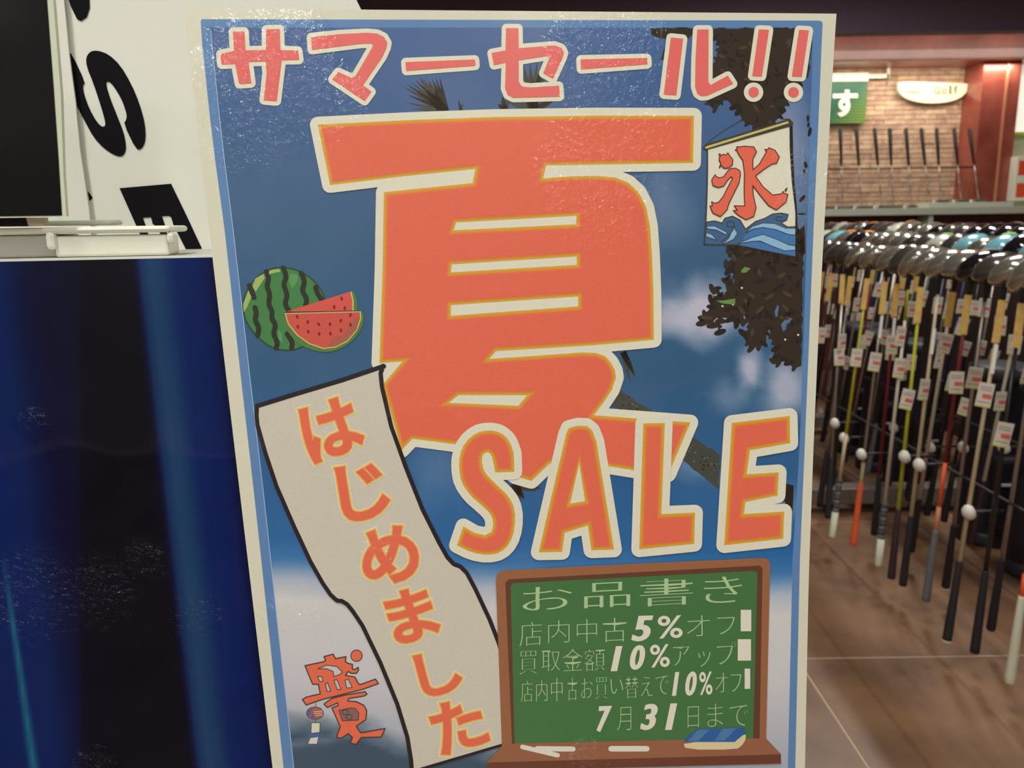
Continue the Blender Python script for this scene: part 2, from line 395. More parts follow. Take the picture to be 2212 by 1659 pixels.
LZ = .000035
class Ink:
    """flat print traced in photograph pixels, carried onto the poster sheet; level = ink order"""
    def __init__(s, off=0.0): s.b = MB(); s.off = off; s.d = {}
    def z(s, l): return .0004 + l * LZ
    def tri(s, pts, fs, m, l):
        s.d.setdefault((l, m.name), [m, []])[1].extend([[pts[i] for i in f] for f in fs]); return s
    def raw(s, pts, fs, m, l):
        s.b.add([L2(x, y, s.z(l), s.off) for x, y in pts], fs, m); return s
    def flush(s):
        """each tone of ink becomes one flat non-overlapping layer"""
        for (l, _), (m, polys) in sorted(s.d.items(), key=lambda q: q[0]):
            vs = []; fs = []; idx = {}
            for p in polys:
                A = sum(p[i][0] * -p[(i+1) % len(p)][1] + p[(i+1) % len(p)][0] * p[i][1] for i in range(len(p)))
                if abs(A) < 1e-5: continue
                f = []
                for x, y in (p if A > 0 else p[::-1]):
                    q = (round(x, 3), round(-y, 3))
                    if q not in idx: idx[q] = len(vs); vs.append(Vector(q))
                    f.append(idx[q])
                f = [a for i, a in enumerate(f) if a != f[i-1]]
                if len(f) > 2: fs.append(f)
            if len(fs) > 1:
                ov, oe, of, _a, _b2, og = delaunay_2d_cdt(vs, [], fs, 0, 1e-4)
                of = [f for f, g in zip(of, og) if g]
            else: ov, of = vs, fs
            tri_ = []
            for f in of:
                A = sum(ov[f[i]][0] * ov[f[(i+1) % len(f)]][1] - ov[f[(i+1) % len(f)]][0] * ov[f[i]][1] for i in range(len(f)))
                tri_.append(list(f) if A > 0 else list(f)[::-1])
            s.b.add([L2(v[0], -v[1], s.z(l), s.off) for v in ov], tri_, m)
        s.d = {}; return s.b
    def fill(s, poly, m, l, holes=()):
        loops = [poly] + list(holes); vs = [[Vector((x, y, 0)) for x, y in lp] for lp in loops]
        pts = [p for lp in loops for p in lp]
        out = []
        for t in tessellate_polygon(vs):
            a, b_, c = [pts[i] for i in t]
            ar = (b_[0]-a[0]) * (c[1]-a[1]) - (b_[1]-a[1]) * (c[0]-a[0])
            out.append(t if ar < 0 else t[::-1])
        return s.tri(pts, out, m, l)
    def stroke(s, path, wd, m, l, closed=False, cap=True):
        n = len(path); r = wd / 2.0
        for i in range(n if closed else n - 1):
            (x0, y0), (x1, y1) = path[i], path[(i + 1) % n]; dx, dy = x1 - x0, y1 - y0; d = math.hypot(dx, dy)
            if d < 1e-6: continue
            nx, ny = -dy / d * r, dx / d * r
            s.tri([(x0 - nx, y0 - ny), (x0 + nx, y0 + ny), (x1 + nx, y1 + ny), (x1 - nx, y1 - ny)], [(0, 1, 2, 3)], m, l)
        if cap:
            k = 16 if r > 6 else 8
            for x, y in path:
                s.tri([(x + r * math.cos(-2 * math.pi * j / k), y + r * math.sin(-2 * math.pi * j / k)) for j in range(k)], [tuple(range(k))], m, l)
        return s
    def disc(s, x, y, rx, m, l, ry=None, rot=0, k=20):
        ry = ry or rx; c, q = math.cos(rot), math.sin(rot); pts = []
        for j in range(k):
            a = -2 * math.pi * j / k; u, v = rx * math.cos(a), ry * math.sin(a); pts.append((x + u * c - v * q, y + u * q + v * c))
        return s.tri(pts, [tuple(range(k))], m, l)
    def glyph(s, ch, box, m, l, **kw):
        p, f = glyph_px(ch, box, **kw); return (s.tri if kw.get('grow') else s.raw)(p, f, m, l)
    def build(s, name, parent, label=None): return s.flush().build(name, parent, label)

def K(ox, oy, sc, pts): return [(ox + x * sc, oy + y * sc) for x, y in pts]
def inset(poly, d):
    n = len(poly); A = sum(poly[i][0] * poly[(i+1) % n][1] - poly[(i+1) % n][0] * poly[i][1] for i in range(n)); sg = 1 if A > 0 else -1
    out = []
    for i in range(n):
        p0, p1, p2 = poly[i-1], poly[i], poly[(i+1) % n]
        a = (p1[0]-p0[0], p1[1]-p0[1]); b_ = (p2[0]-p1[0], p2[1]-p1[1]); la = math.hypot(*a) or 1; lb = math.hypot(*b_) or 1
        n1 = (-a[1]/la*sg, a[0]/la*sg); n2 = (-b_[1]/lb*sg, b_[0]/lb*sg); mx, my = n1[0]+n2[0], n1[1]+n2[1]; l = math.hypot(mx, my)
        if l < 1e-6: out.append(p1); continue
        mx /= l; my /= l; c = max(.4, mx * n1[0] + my * n1[1]); out.append((p1[0] + mx / c * d, p1[1] + my / c * d))
    return out
def smooth(poly, it=2, closed=True):
    for _ in range(it):
        o = []; n = len(poly)
        if not closed: o.append(poly[0])
        for i in range(n if closed else n - 1):
            a, b_ = poly[i], poly[(i+1) % n]
            o += [(a[0]*.75 + b_[0]*.25, a[1]*.75 + b_[1]*.25), (a[0]*.25 + b_[0]*.75, a[1]*.25 + b_[1]*.75)]
        if not closed: o.append(poly[-1])
        poly = o
    return poly
def lerp(a, b_, t): return a + (b_ - a) * t
def pw(tab, t):
    if t <= tab[0][0]: return tab[0][1]
    for (a, va), (b_, vb) in zip(tab, tab[1:]):
        if t <= b_:
            k = (t - a) / (b_ - a)
            return tuple(lerp(p, q, k) for p, q in zip(va, vb)) if isinstance(va, tuple) else lerp(va, vb, k)
    return tab[-1][1]
def fbm(x, y, s_, o=4):
    v = 0; a = .5
    for k in range(o): v += a * noise.noise(Vector((x / s_, y / s_, 3.1 + k))); s_ *= .5; a *= .5
    return v
def grid_print(name, parent, fl, fr, y0, y1, nx, ny, colf, l, m, label=None, off=0.0, k=PK):
    vs = []; cols = []
    for j in range(ny + 1):
        y = lerp(y0, y1, j / ny); xa, xb = fl(y), fr(y)
        for i in range(nx + 1):
            x = lerp(xa, xb, i / nx); yy = y
            vs.append(L2(x, yy, .0004 + l * LZ, off)); cols.append(rgb(*[max(0, min(255, c)) for c in colf(x, yy)], k))
    fs = [(j*(nx+1)+i, (j+1)*(nx+1)+i, (j+1)*(nx+1)+i+1, j*(nx+1)+i+1) for j in range(ny) for i in range(nx)]
    me = bpy.data.meshes.new(name); me.from_pydata(vs, [], fs); me.materials.append(m)
    at = me.color_attributes.new('print', 'FLOAT_COLOR', 'POINT')
    at.data.foreach_set('color', [c for q in cols for c in q]); me.update()
    o = link(name, me, parent); return tag(o, label)

poster = empty('sale_poster', BASE, 'laminated blue Japanese summer SALE poster with huge orange-red kanji, taped to the stand', 'poster', mw=MW)
# sheet
yT, yB = 18, 1930
FLx = lambda y: 398 + .1165 * (y - 18) - 1.5 * math.sin((y - 18) / 1640 * math.pi)
FRx = lambda y: pw([(18, 1806.), (240, 1793.), (482, 1780.), (700, 1768.), (950, 1757.), (1250, 1746.), (1659, 1738.), (1930, 1733.)], y)
bl = lambda y: pw([(42, 434.), (100, 437.5), (300, 459.), (500, 486.), (800, 519.), (1100, 553.), (1400, 585.), (1659, 613.), (1930, 640.)], y)
bl2 = lambda y: pw([(42, 452.), (60, 454.), (300, 479.), (500, 504.), (800, 538.), (1100, 573.), (1400, 605.), (1659, 635.), (1930, 660.)], y)
br = lambda y: pw([(42, 1776.), (240, 1768.), (482, 1757.), (950, 1738.), (1210, 1727.), (1659, 1717.), (1930, 1712.)], y)
br2 = lambda y: pw([(42, 1756.), (240, 1750.), (482, 1743.), (950, 1727.), (1210, 1711.), (1659, 1701.), (1930, 1697.)], y)
ys = [18 + (1930 - 18) * k / 24 for k in range(25)]
out = [(FLx(y), y) for y in ys] + [(FRx(y), y + (0 if y > 30 else 12)) for y in ys[::-1]]
b = MB()
vf = [L2(x, y, .0004) for x, y in out]; vb = [L2(x, y, 0) for x, y in out]; n = len(out)
vf = [Vector(v) for v in vf]; vb = [Vector((v[0], v[1], -.0002)) for v in vf]
tt = tessellate_polygon([[Vector((x, y, 0)) for x, y in out]])
def ccw(t, q):
    a, b_, c = [q[i] for i in t]; return (b_[0]-a[0]) * (c[1]-a[1]) - (b_[1]-a[1]) * (c[0]-a[0]) > 0
front = [t if ccw(t, vf) else t[::-1] for t in tt]
b.add(vf + vb, front + [tuple(i + n for i in t[::-1]) for t in front] + [(i, i + n, (i+1) % n + n, (i+1) % n) for i in range(n)], I['paper'])
b.build('paper_sheet', poster)
# border and sky
k = Ink(); bp = smooth([(bl(42) + 0, 42)], 0)
ysb = [y for y in ys if 60 < y < 1880]
bo = [(437, 42), (434, 46)] + [(bl(y), y) for y in ysb] + [(650, 1900), (1708, 1900)] + [(br(y), y) for y in ysb[::-1]] + [(1776, 52), (1774, 47), (1768, 45)]
k.fill(bo, I['border'], 1); k.build('blue_border', poster)
def cloud(x, y, cx, cy, rx, ry, s_, amp=.9):
    d = math.hypot((x - cx) / rx, (y - cy) / ry)
    return max(0, min(1, 1.15 - d + amp * fbm(x + cx, y, s_)))
def sky(x, y):
    c = pw([(40, (66, 98, 152)), (260, (62, 96, 144)), (500, (54, 92, 130)), (800, (42, 88, 128)), (1000, (36, 90, 142)), (1180, (30, 98, 158)), (1230, (52, 112, 168)),
            (1275, (160, 172, 190)), (1320, (192, 192, 190)), (1480, (186, 184, 190)), (1659, (150, 160, 172)), (1930, (120, 130, 150))], y + 14 * fbm(x, y, 120) + (1400 - x) * .03)
    h = max(0, min(1, .4 + 1.2 * fbm(x, y, 220)))
    wsp = h * (.13 if y < 1150 else .06)
    c = tuple(lerp(a, q, wsp) for a, q in zip(c, (140, 156, 190)))
    for (cx, cy, rx, ry, s_, st) in [(1510, 660, 120, 80, 110, 1.0), (1460, 690, 100, 45, 90, .8), (1620, 790, 34, 60, 60, .9), (1690, 850, 60, 90, 110, .85), (1700, 300, 60, 260, 160, .5), (1570, 860, 60, 40, 60, .35),
                                 (1640, 690, 120, 50, 90, .3), (1690, 1090, 60, 50, 70, .4), (1500, 1010, 60, 40, 60, .35), (950, 1000, 80, 120, 110, .25), (1430, 420, 60, 120, 110, .25)]:
        a = cloud(x, y, cx, cy, rx, ry, s_) * st
        if a > 0: c = tuple(lerp(p, q, min(1, a)) for p, q in zip(c, (186, 188, 208)))
    if y < 1300: c = tuple(q * pw([(1150, .93), (1290, 1.0)], y) for q in c)
    if x < 1120 and y > 1440:            # dark storm cloud, lower left
        t = max(0, min(1, (y - 1545 + 90 * fbm(x, y, 150) + (x - 640) * -.10) / 60))
        c = tuple(lerp(p, q, t) for p, q in zip(c, (54, 76, 96)))
        s2 = max(0, .35 - abs(y - 1610 + (x - 620) * .22 + 20 * fbm(x, y, 90)) / 40)
        c = tuple(lerp(p, q, s2) for p, q in zip(c, (150, 165, 180)))
    return c
M_sky = ink('sky_print', None, attr=True, direct=True)
grid_print('sky_picture', poster, bl2, br2, 60, 1885, 150, 210, sky, 2, M_sky)
k = Ink(); k.stroke([(455.5, 64)] + [(bl2(y) + .5, y) for y in ysb], 1.6, I['grey_line'], 3, cap=False); k.build('edge_crease', poster)

# foliage
def inside(p, poly):
    x, y = p; c = False; n = len(poly)
    for i in range(n):
        (x0, y0), (x1, y1) = poly[i], poly[i-1]
        if (y0 > y) != (y1 > y) and x < (x1 - x0) * (y - y0) / (y1 - y0) + x0: c = not c
    return c
def jag(poly, amp):
    o = []
    n = len(poly)
    for i in range(n):
        a, c = poly[i], poly[(i+1) % n]; d = math.hypot(c[0]-a[0], c[1]-a[1]); m_ = max(1, int(d / 9))
        for t in range(m_):
            o.append((lerp(a[0], c[0], t/m_) + (random.uniform(-amp, amp) if t else 0), lerp(a[1], c[1], t/m_) + (random.uniform(-amp, amp) if t else 0)))
    return o
def foliage(poly, name, leaf=11, holes=(), edge=True, n_in=70, clip=1752):
    k = Ink(); k.fill(jag(poly, 2.5), I['leaf'], 3, holes)
    n = len(poly)
    for i in range(n):
        a, c = poly[i], poly[(i+1) % n]; d = math.hypot(c[0]-a[0], c[1]-a[1])
        for t in range(max(1, int(d / 14))):
            x = lerp(a[0], c[0], t * 14 / max(d, 14)); y = lerp(a[1], c[1], t * 14 / max(d, 14)); dx, dy = c[0]-a[0], c[1]-a[1]
            if x + leaf > clip - (y > 200) * 9 - y * .02 or y < 60 + leaf: continue
            ang = math.atan2(dy, dx) + random.uniform(.9, 2.2)
            lf = leaf * random.uniform(.5, 1.15)
            k.disc(x + math.cos(ang) * lf * .2, y + math.sin(ang) * lf * .2, lf, I['leaf' if random.random() < .6 else 'leaf_3'], 4, lf * .46, ang, 10)
    bx = [p[0] for p in poly]; by = [p[1] for p in poly]
    for _ in range(n_in):
        x, y = random.uniform(min(bx), max(bx) - leaf), random.uniform(min(by), max(by))
        if y > 62 + leaf and inside((x, y), poly): k.disc(x, y, leaf * random.uniform(.4, 1), I[random.choice(['leaf_2', 'leaf_3', 'leaf_3'])], 5, leaf * .3, random.uniform(0, 3.1), 8)
    return k
C3 = (1000, 0, .36166); C7 = (800, 700, .434); C8 = (1400, 480, .25316)
topf = K(*C3, [(1480,170),(2085,168),(2078,300),(2060,460),(2005,500),(1930,620),(1895,700),(1850,740),(1780,765),(1690,745),(1640,670),(1570,590),(1500,660),(1452,620),(1490,520),(1470,420),(1530,300)])
k = foliage(topf, 'a', 12); k.fill(jag(K(*C3, [(1120,170),(1385,168),(1370,205),(1335,240),(1240,240),(1180,232),(1125,212)]), 2), I['leaf'], 3)
k.fill(jag(K(*C3, [(1200,290),(1225,280),(1200,360),(1180,360)]), 2), I['leaf'], 3); k.build('printed_foliage', poster)
mf = K(*C8, [(700,200),(860,215),(1240,300),(1250,60),(1332,60),(1312,600),(1300,1225),(1240,1245),(1190,1200),(1160,1170),(1100,1220),(1050,1180),(1080,1080),(1035,900),(990,1040),(870,1080),(800,940),(870,880),(805,770),(800,850),(750,870),(690,830),(640,790),(600,940),(588,880),(600,800),(540,880),(520,830),(450,860),(440,820),(530,720),(530,650),(600,630),(540,560),(600,560),(620,630),(670,600),(655,500),(680,470),(710,530),(740,460),(680,420),(660,350),(720,340),(720,280)])
k = foliage(mf, 'b', 14, holes=[K(*C8, [(1075,760),(1100,700),(1112,720),(1100,800),(1085,810)]), K(*C8, [(1130,870),(1170,820),(1230,815),(1210,850),(1180,870),(1170,920),(1145,930)]), K(*C8, [(705,520),(735,480),(730,520),(712,560)])], n_in=110, clip=1760)
for q in [[(790,410),(820,380),(870,395),(830,430),(790,430)], [(580,670),(640,665),(740,650),(735,700),(700,700),(620,690)], [(540,600),(560,640),(545,645)]]:
    k.fill(K(*C8, q), I['leaf_green'], 6)
for q in [(720, 700), (630, 715), (1165, 1000), (1275, 960), (795, 560)]: k.disc(*K(*C8, [q])[0], 2.5, I['paper'], 6, k=7)
k.build('printed_foliage', poster)
k = Ink()
for q in [(1748, 285, 4, 11, .2), (1744, 256, 3, 8, 0), (1739, 356, 4, 8, -.2), (1732, 429, 4, 10, .7), (1731, 462, 9, 2, 0), (1745, 270, 3, 6, .1), (1736, 370, 2, 5, 0)]:
    k.disc(q[0], q[1], q[2], I['leaf_3'], 3, q[3], q[4], 8)
k.fill(K(1450, 240, .20492, [(1300,1150),(1345,1250),(1400,1200),(1410,1500),(1300,1560)]), I['leaf'], 3); k.build('printed_twig', poster)
# palm
k = Ink(); k.fill(jag(K(*C7, [(1195,408),(1245,330),(1345,400),(1470,470),(1600,560),(1738,650),(1732,820),(1560,682),(1470,610),(1350,450)]), 2), I['bark'], 3)
for _ in range(120):
    t = random.random(); x = lerp(1250, 1720, t) + random.uniform(-20, 20); y = lerp(380, 730, t) + random.uniform(-35, 35)
    k.disc(*K(*C7, [(x, y)])[0], random.uniform(1.5, 4), I[random.choice(['bark_2', 'leaf_3', 'olive'])], 4, 1.6, .7, 6)
k.fill(K(*C7, [(2060,790),(2105,802),(2100,920),(2095,970),(2060,880),(1985,890),(2045,850)]), I['leaf_3'], 3)
k.build('printed_palm_trunk', poster)
k = Ink()
def frond(base, tips, w_):
    for tx, ty in tips:
        bx, by = base; dx, dy = tx - bx, ty - by; d = math.hypot(dx, dy); nx, ny = -dy / d * w_, dx / d * w_
        k.fill([(bx - nx, by - ny), (bx + nx, by + ny), (bx + dx*.6 + nx*.6, by + dy*.6 + ny*.6), (tx, ty), (bx + dx*.6 - nx*.6, by + dy*.6 - ny*.6)], I[random.choice(['leaf_3', 'leaf_2', 'bark'])], 3)
frond((965, 240), [(868 + i * 9, 180 + abs(i - 3) * 2 - i * 3) for i in range(10)] + [(880, 205), (876, 222), (890, 235)], 5)
frond((950, 238), [(905, 163), (925, 172), (940, 180)], 7); frond((995, 238), [(990, 215), (1000, 222)], 3)
frond((1150, 238), [(1130, 140), (1145, 135), (1160, 130), (1172, 132), (1120, 160), (1085, 215), (1180, 150), (1105, 190), (1200, 215)], 9)
frond((1090, 238), [(1085, 208), (1100, 212), (1075, 225)], 7)
frond((1345, 760), [(1372, 815), (1368, 800), (1360, 790), (1362, 830)], 7)
frond((1110, 1045), [(1125, 1080), (1133, 1078), (1118, 1070), (1160, 1060), (1172, 1055)], 10)
k.build('printed_palm_fronds', poster)

# ---- headline katakana
C2 = (400, 0, .31646)
HD = [K(*C2, q) for q in [
  [(330,220),(405,220),(412,348),(555,346),(557,205),(645,203),(650,345),(770,350),(778,410),(660,412),(650,480),(625,692),(540,685),(560,500),(552,420),(432,424),(452,570),(372,575),(345,438),(252,442),(245,372),(338,352)],
  [(862,258),(1050,238),(1240,228),(1310,234),(1355,256),(1378,295),(1372,330),(1345,390),(1212,585),(1270,628),(1225,690),(1008,545),(1045,495),(1138,537),(1165,522),(1225,420),(1285,315),(1272,298),(1200,300),(868,342)],
  [(1505,428),(1975,410),(1978,450),(1510,485)]]]
HD += [K(*C3, q) for q in [
  [(258,172),(328,172),(330,292),(430,284),(545,275),(585,290),(600,318),(590,350),(535,470),(480,440),(518,345),(500,335),(330,362),(330,490),(350,520),(400,526),(570,515),(575,578),(300,585),(268,568),(252,530),(257,375),(185,390),(172,320),(255,305)],
  [(702,358),(1095,350),(1098,385),(705,415)],
  [(1240,228),(1310,235),(1270,570),(1198,565)],
  [(1398,180),(1462,180),(1460,490),(1475,512),(1578,455),(1608,502),(1455,572),(1420,575),(1398,560),(1385,520),(1388,350)],
  [(1765,180),(1822,182),(1780,458),(1726,455)],
  [(2005,182),(2060,185),(2018,460),(1962,458)]]]
names = ['katakana sa', 'katakana ma', 'first long dash', 'katakana se', 'second long dash', 'left stroke of ru', 'right stroke of ru', 'first exclamation mark', 'last exclamation mark']
for i, q in enumerate(HD):
    k = Ink(); k.fill(q, I['cream'], 7); k.stroke(q, 20, I['cream'], 7, closed=True); k.fill(q, I['pink'], 9)
    k.stroke(q, 1.6, I['gold_3'], 8, closed=True, cap=False)
    if i >= 7:
        c = K(*C3, [[(1732, 552), (1970, 553)][i - 7]])[0]; k.disc(*c, 21, I['cream'], 7); k.disc(*c, 11.5, I['pink'], 9)
    k.build('printed_letter', poster, names[i] + ', pinkish red with a cream outline')

def glow(k, outer, holes, l, W=17, sharp=None):
    k.fill(outer, I['cream'], l); k.stroke(outer, W * 2, I['cream'], l, closed=True)
    for j, (d, m_) in enumerate([(0, 'gold'), (4.2, 'gold_15'), (5.8, 'gold_2'), (7.4, 'gold_3'), (9.6, 'red')]):
        k.fill(inset(outer, d) if d else outer, I[m_], l + 1 + j, [inset(h, -d) if d else h for h in holes])
C6 = (640, 220, .40687)
big = K(*C6, [(115,122),(600,98),(1050,82),(1600,74),(2108,75),(2103,325),(1325,338),(1308,407),(1450,396),(1600,394),(1690,402),(1760,430),(1815,480),(1855,560),(1875,660),(1885,800),(1893,1000),(1895,1262)]) \
    + K(*C7, [(1120,103),(625,133),(590,172),(800,158),(1050,140),(1120,143),(1165,158),(1195,190),(1215,230),(1220,265),(1200,325),(1160,385),(1110,452),(1350,470),(1590,488),(1480,745),(1310,725),(1190,706),(960,660),(890,692),(800,778),(720,755),(560,625),(430,597),(210,568),(155,625),(62,300),(160,184),(45,192)]) \
    + K(*C6, [(458,900),(465,480),(935,432),(950,356),(560,396),(180,442)])
holes = [K(*C6, q) for q in [[(848,640),(1485,605),(1483,650),(835,682)], [(825,862),(1487,820),(1487,865),(820,905)], [(820,1078),(1495,1032),(1495,1085),(820,1135)]]] + [K(*C7, [(388,390),(438,352),(780,352),(735,405)])]
k = Ink(); glow(k, big, holes, 11); k.build('printed_kanji', poster, 'huge orange-red kanji for summer with gold edge and cream outline')
SL = {'S': [(715,732),(712,640),(690,575),(645,535),(585,525),(525,538),(470,585),(443,650),(440,720),(452,785),(495,850),(560,905),(600,945),(612,990),(602,1030),(570,1047),(520,1037),(462,1003),(430,1097),(500,1132),(580,1147),(650,1132),(695,1085),(718,1010),(718,920),(690,855),(620,790),(570,740),(553,690),(555,650),(578,632),(600,645),(612,690),(620,735)],
      'A': [(985,515),(1030,503),(1075,505),(1100,525),(1122,580),(1210,1118),(1098,1122),(1080,998),(965,1035),(952,1130),(836,1132),(905,830),(972,545)],
      'L': [(1355,492),(1462,490),(1445,942),(1612,935),(1608,1090),(1335,1117)],
      'E': [(1795,490),(2082,455),(2085,590),(1885,625),(1868,745),(2028,735),(2022,850),(1862,882),(1855,942),(2055,930),(2050,1065),(1757,1097)]}
for ch, q in SL.items():
    q = K(*C7, q)
    if ch == 'S': q = smooth(q[:1], 0) + smooth(q[1:15], 1, False) + q[15:18] + smooth(q[18:], 1, False)
    h = [K(*C7, [(1037,690),(1066,878),(992,890)])] if ch == 'A' else []
    k = Ink(); glow(k, q, h, 17 if ch != 'L' else 18); k.build('printed_letter', poster, 'orange-red capital %s with gold edge and cream outline' % ch)

# ---- watermelon
C1 = (480, 550, .18987)
body = smooth(K(*C1, [(680,132),(850,160),(1010,250),(1120,370),(1185,500),(1195,680),(1120,880),(920,1065),(740,1105),(560,1070),(400,950),(280,800),(228,640),(240,480),(300,350),(420,220),(550,150)]), 2)
k = Ink(); k.fill(body, I['melon_edge'], 4); ib = inset(body, 3.5); k.fill(ib, I['melon'], 5)
for st in [[(310,350),(345,430),(365,490)], [(375,600),(395,680),(370,740),(425,830),(405,920)], [(505,190),(535,280),(505,360),(550,450),(525,560),(575,650),(560,720),(615,800),(580,900),(635,1000),(615,1060)],
           [(695,150),(735,250),(695,340),(748,460),(710,560),(770,650)], [(900,210),(945,310),(905,410),(968,500),(950,580)], [(1065,370),(1080,430),(1130,510)], [(740,900),(805,1000),(790,1060)]]:
    k.stroke(smooth(K(*C1, st), 2, False), 11, I['stripe'], 6)
for st in [[(640,850),(680,900),(690,1000),(640,960)], [(780,210),(860,230),(860,300),(800,380),(760,300)]]: k.fill(K(*C1, st), I['melon_light'], 6)
for st in [[(248,650),(242,560),(300,405),(335,480),(285,600)], [(350,370),(355,330),(380,270),(470,218),(490,260),(385,420)], [(535,225),(535,190),(555,175),(650,160),(665,195),(600,205)]]: k.fill(K(*C1, st), I['shine'], 7)
k.build('printed_watermelon', poster)
k = Ink()
k.fill(K(*C1, [(1460,415),(1500,425),(1530,500),(1540,640),(1480,640)]), I['rind'], 8); k.fill(K(*C1, [(735,645),(1462,418),(1492,520),(1495,640)]), I['flesh_3'], 8.4)
k.stroke(K(*C1, [(1466,422),(1488,520),(1490,635)]), 2.6, I['rind_2'], 9, cap=False)
fr_ = smooth(K(*C1, [(640,660),(1595,635),(1618,740),(1560,890),(1450,1010),(1300,1090),(1150,1112),(950,1062),(800,950),(700,800)]), 1)
k.fill(fr_, I['rind'], 9.5)
fl_ = [(712,662),(1578,640),(1582,730),(1535,860),(1430,985),(1290,1055),(1150,1070),(990,1015),(850,915),(750,790)]
k.fill(K(*C1, fl_), I['rind_2'], 10); k.fill(inset(K(*C1, fl_), 2.2), I['flesh'], 10.5)
k.fill(K(*C1, [(1560,690),(1480,760),(1420,840),(1380,900),(1260,950),(1200,1030),(1290,1040),(1430,965),(1530,850)]), I['flesh_2'], 11)
k.stroke(K(*C1, [(712,658),(1578,637)]), 1.8, I['maroon'], 11, cap=False)
for x, y in [(855,705),(975,765),(1100,790),(1228,790),(1350,750),(1460,685),(862,818),(980,875),(1105,900),(1232,895),(1352,860),(1460,795),(1360,497),(1275,595),(1395,607)]:
    k.disc(*K(*C1, [(x, y)])[0], 2.9, I['seed'], 11.5, 4.6, random.uniform(-.6, .4), 9)
k.build('printed_melon_slices', poster)

# ---- white vertical banner print
wl = [(556,876),(555,896),(557,917),(574,977),(598,1049),(635,1134),(671,1211),(697,1257),(714,1282),(728,1295),(739,1296),(750,1303),(761,1316),(783,1349),(822,1430),(858,1518),(880,1590),(888,1640),(892,1700)]
wr = [(827,789),(822,805),(825,835),(845,920),(876,1007),(912,1098),(948,1170),(966,1202),(980,1217),(994,1222),(1008,1236),(1027,1272),(1057,1336),(1076,1385),(1090,1430)]
bot = [(1100,1602),(897,1662)]
k = Ink(); k.fill(wl[:-1] + [(891, 1662)] + bot[::-1][:0] + [(1090,1605)] + wr[::-1], I['white'], 19)
k.stroke(wl, 9, I['black'], 20); k.stroke(wr, 9, I['black'], 20); k.stroke([(556,876),(640,850),(740,820),(829,790)], 10, I['black'], 20); k.stroke([(1092,1604),(892,1663)], 6, I['black'], 20)
k.build('printed_banner', poster)
C2b = (520, 760, .30136); C3b = (540, 1200, .27663)
def bb(c, x0, y0, x1, y1): return (c[0] + x0 * c[2], c[1] + y0 * c[2], c[0] + x1 * c[2], c[1] + y1 * c[2])
for ch, bx, rot, nm in [('は', bb(C2b, 400, 305, 900, 815), 18, 'ha'), ('じ', bb(C2b, 655, 780, 1085, 1220), 10, 'ji'), ('め', bb(C2b, 860, 1225, 1290, 1665), 3, 'me'),
                    ('ま', bb(C3b, 1025, 235, 1500, 690), 17, 'ma'), ('し', bb(C3b, 1250, 745, 1672, 1100), 14, 'shi'), ('た', bb(C3b, 1380, 1115, 1890, 1560), 17, 'ta')]:
    k = Ink(); W = .026; bx = (bx[0] + 4.5, bx[1] + 4.5, bx[2] - 4.5, bx[3] - 4.5)
    for j, (g, m_) in enumerate([(5.6, 'halo_0'), (4.0, 'halo'), (2.3, 'halo_2'), (.01, 'hred')]):
        k.glyph(ch, bx, I[m_], 21 + j, wx=W, wy=W, rot=rot, grow=g)
    k.build('printed_letter', poster, 'orange-red hiragana %s with yellow halo' % nm)

# ---- blackboard print
C4 = (1050, 1200, .31646)
k = Ink()
k.fill(K(*C4, [(65,160),(75,120),(110,95),(900,55),(1880,10),(1915,18),(1932,50),(1905,1240),(2005,1345),(2005,1410),(5,1460),(5,1400),(105,1290)]), I['frame'], 22)
k.fill(K(*C4, [(128,180),(150,155),(1860,62),(1880,80),(1860,1240),(175,1285)]), I['frame_dark'], 23)
k.fill(K(*C4, [(165,200),(180,182),(1825,98),(1845,115),(1815,1245),(192,1275)]), I['chalk_green'], 24)
k.fill(K(*C4, [(105,1290),(195,1272),(1815,1238),(1905,1240),(2005,1345),(1900,1350),(10,1402)]), I['ledge'], 25)
k.fill(K(*C4, [(8,1402),(2005,1347),(2005,1410),(5,1460)]), I['ledge_dark'], 26)
k.build('printed_blackboard', poster)
k = Ink()
k.stroke(K(*C4, [(345,1307),(590,1310)]), 11, I['chalk'], 27); k.stroke(K(*C4, [(245,1295),(485,1352)]), 10, I['chalk'], 27); k.stroke(K(*C4, [(848,1308),(1092,1308)]), 12, I['chalk'], 27)
k.build('printed_chalk', poster)
k = Ink(); k.fill(smooth(K(*C4, [(1340,1262),(1690,1262),(1765,1200),(1765,1245),(1740,1285),(1700,1314),(1355,1314)]), 1), I['felt'], 27)
k.fill(K(*C4, [(1345,1262),(1348,1245),(1430,1175),(1755,1163),(1765,1195),(1690,1262)]), I['eraser'], 28)
k.fill(K(*C4, [(1440,1178),(1520,1176),(1440,1255),(1370,1258)]), I['eraser_2'], 29); k.fill(K(*C4, [(1610,1170),(1700,1168),(1620,1252),(1550,1255)]), I['eraser_2'], 29)
k.build('printed_eraser', poster)
def row(items, wx, wy, nm):
    k = Ink()
    for ch, x0, y0, x1, y1 in items:
        if ch in '0123456789%':
            if ch == '%': k.glyph(ch, bb(C4, x0, y0, x1, y1), I['chalk'], 29, wx=.012, wy=.012, slope=-.03)
            else: k.glyph(ch, bb(C4, x0, y0, x1, y1), I['chalk'], 29, wx=.05, wy=.022, shear=.22, slope=-.03)
        elif ch == '|': k.fill([(C4[0] + a * C4[2], C4[1] + c * C4[2]) for a, c in [(x0, y0), (x1, y0), (x1, y1), (x0, y1)]], I['chalk'], 29)
        else: k.glyph(ch, bb(C4, x0, y0, x1, y1), I['chalk_text'], 28, wx=wx, wy=wy, slope=-.05)
    k.build('printed_text_line', poster, nm)
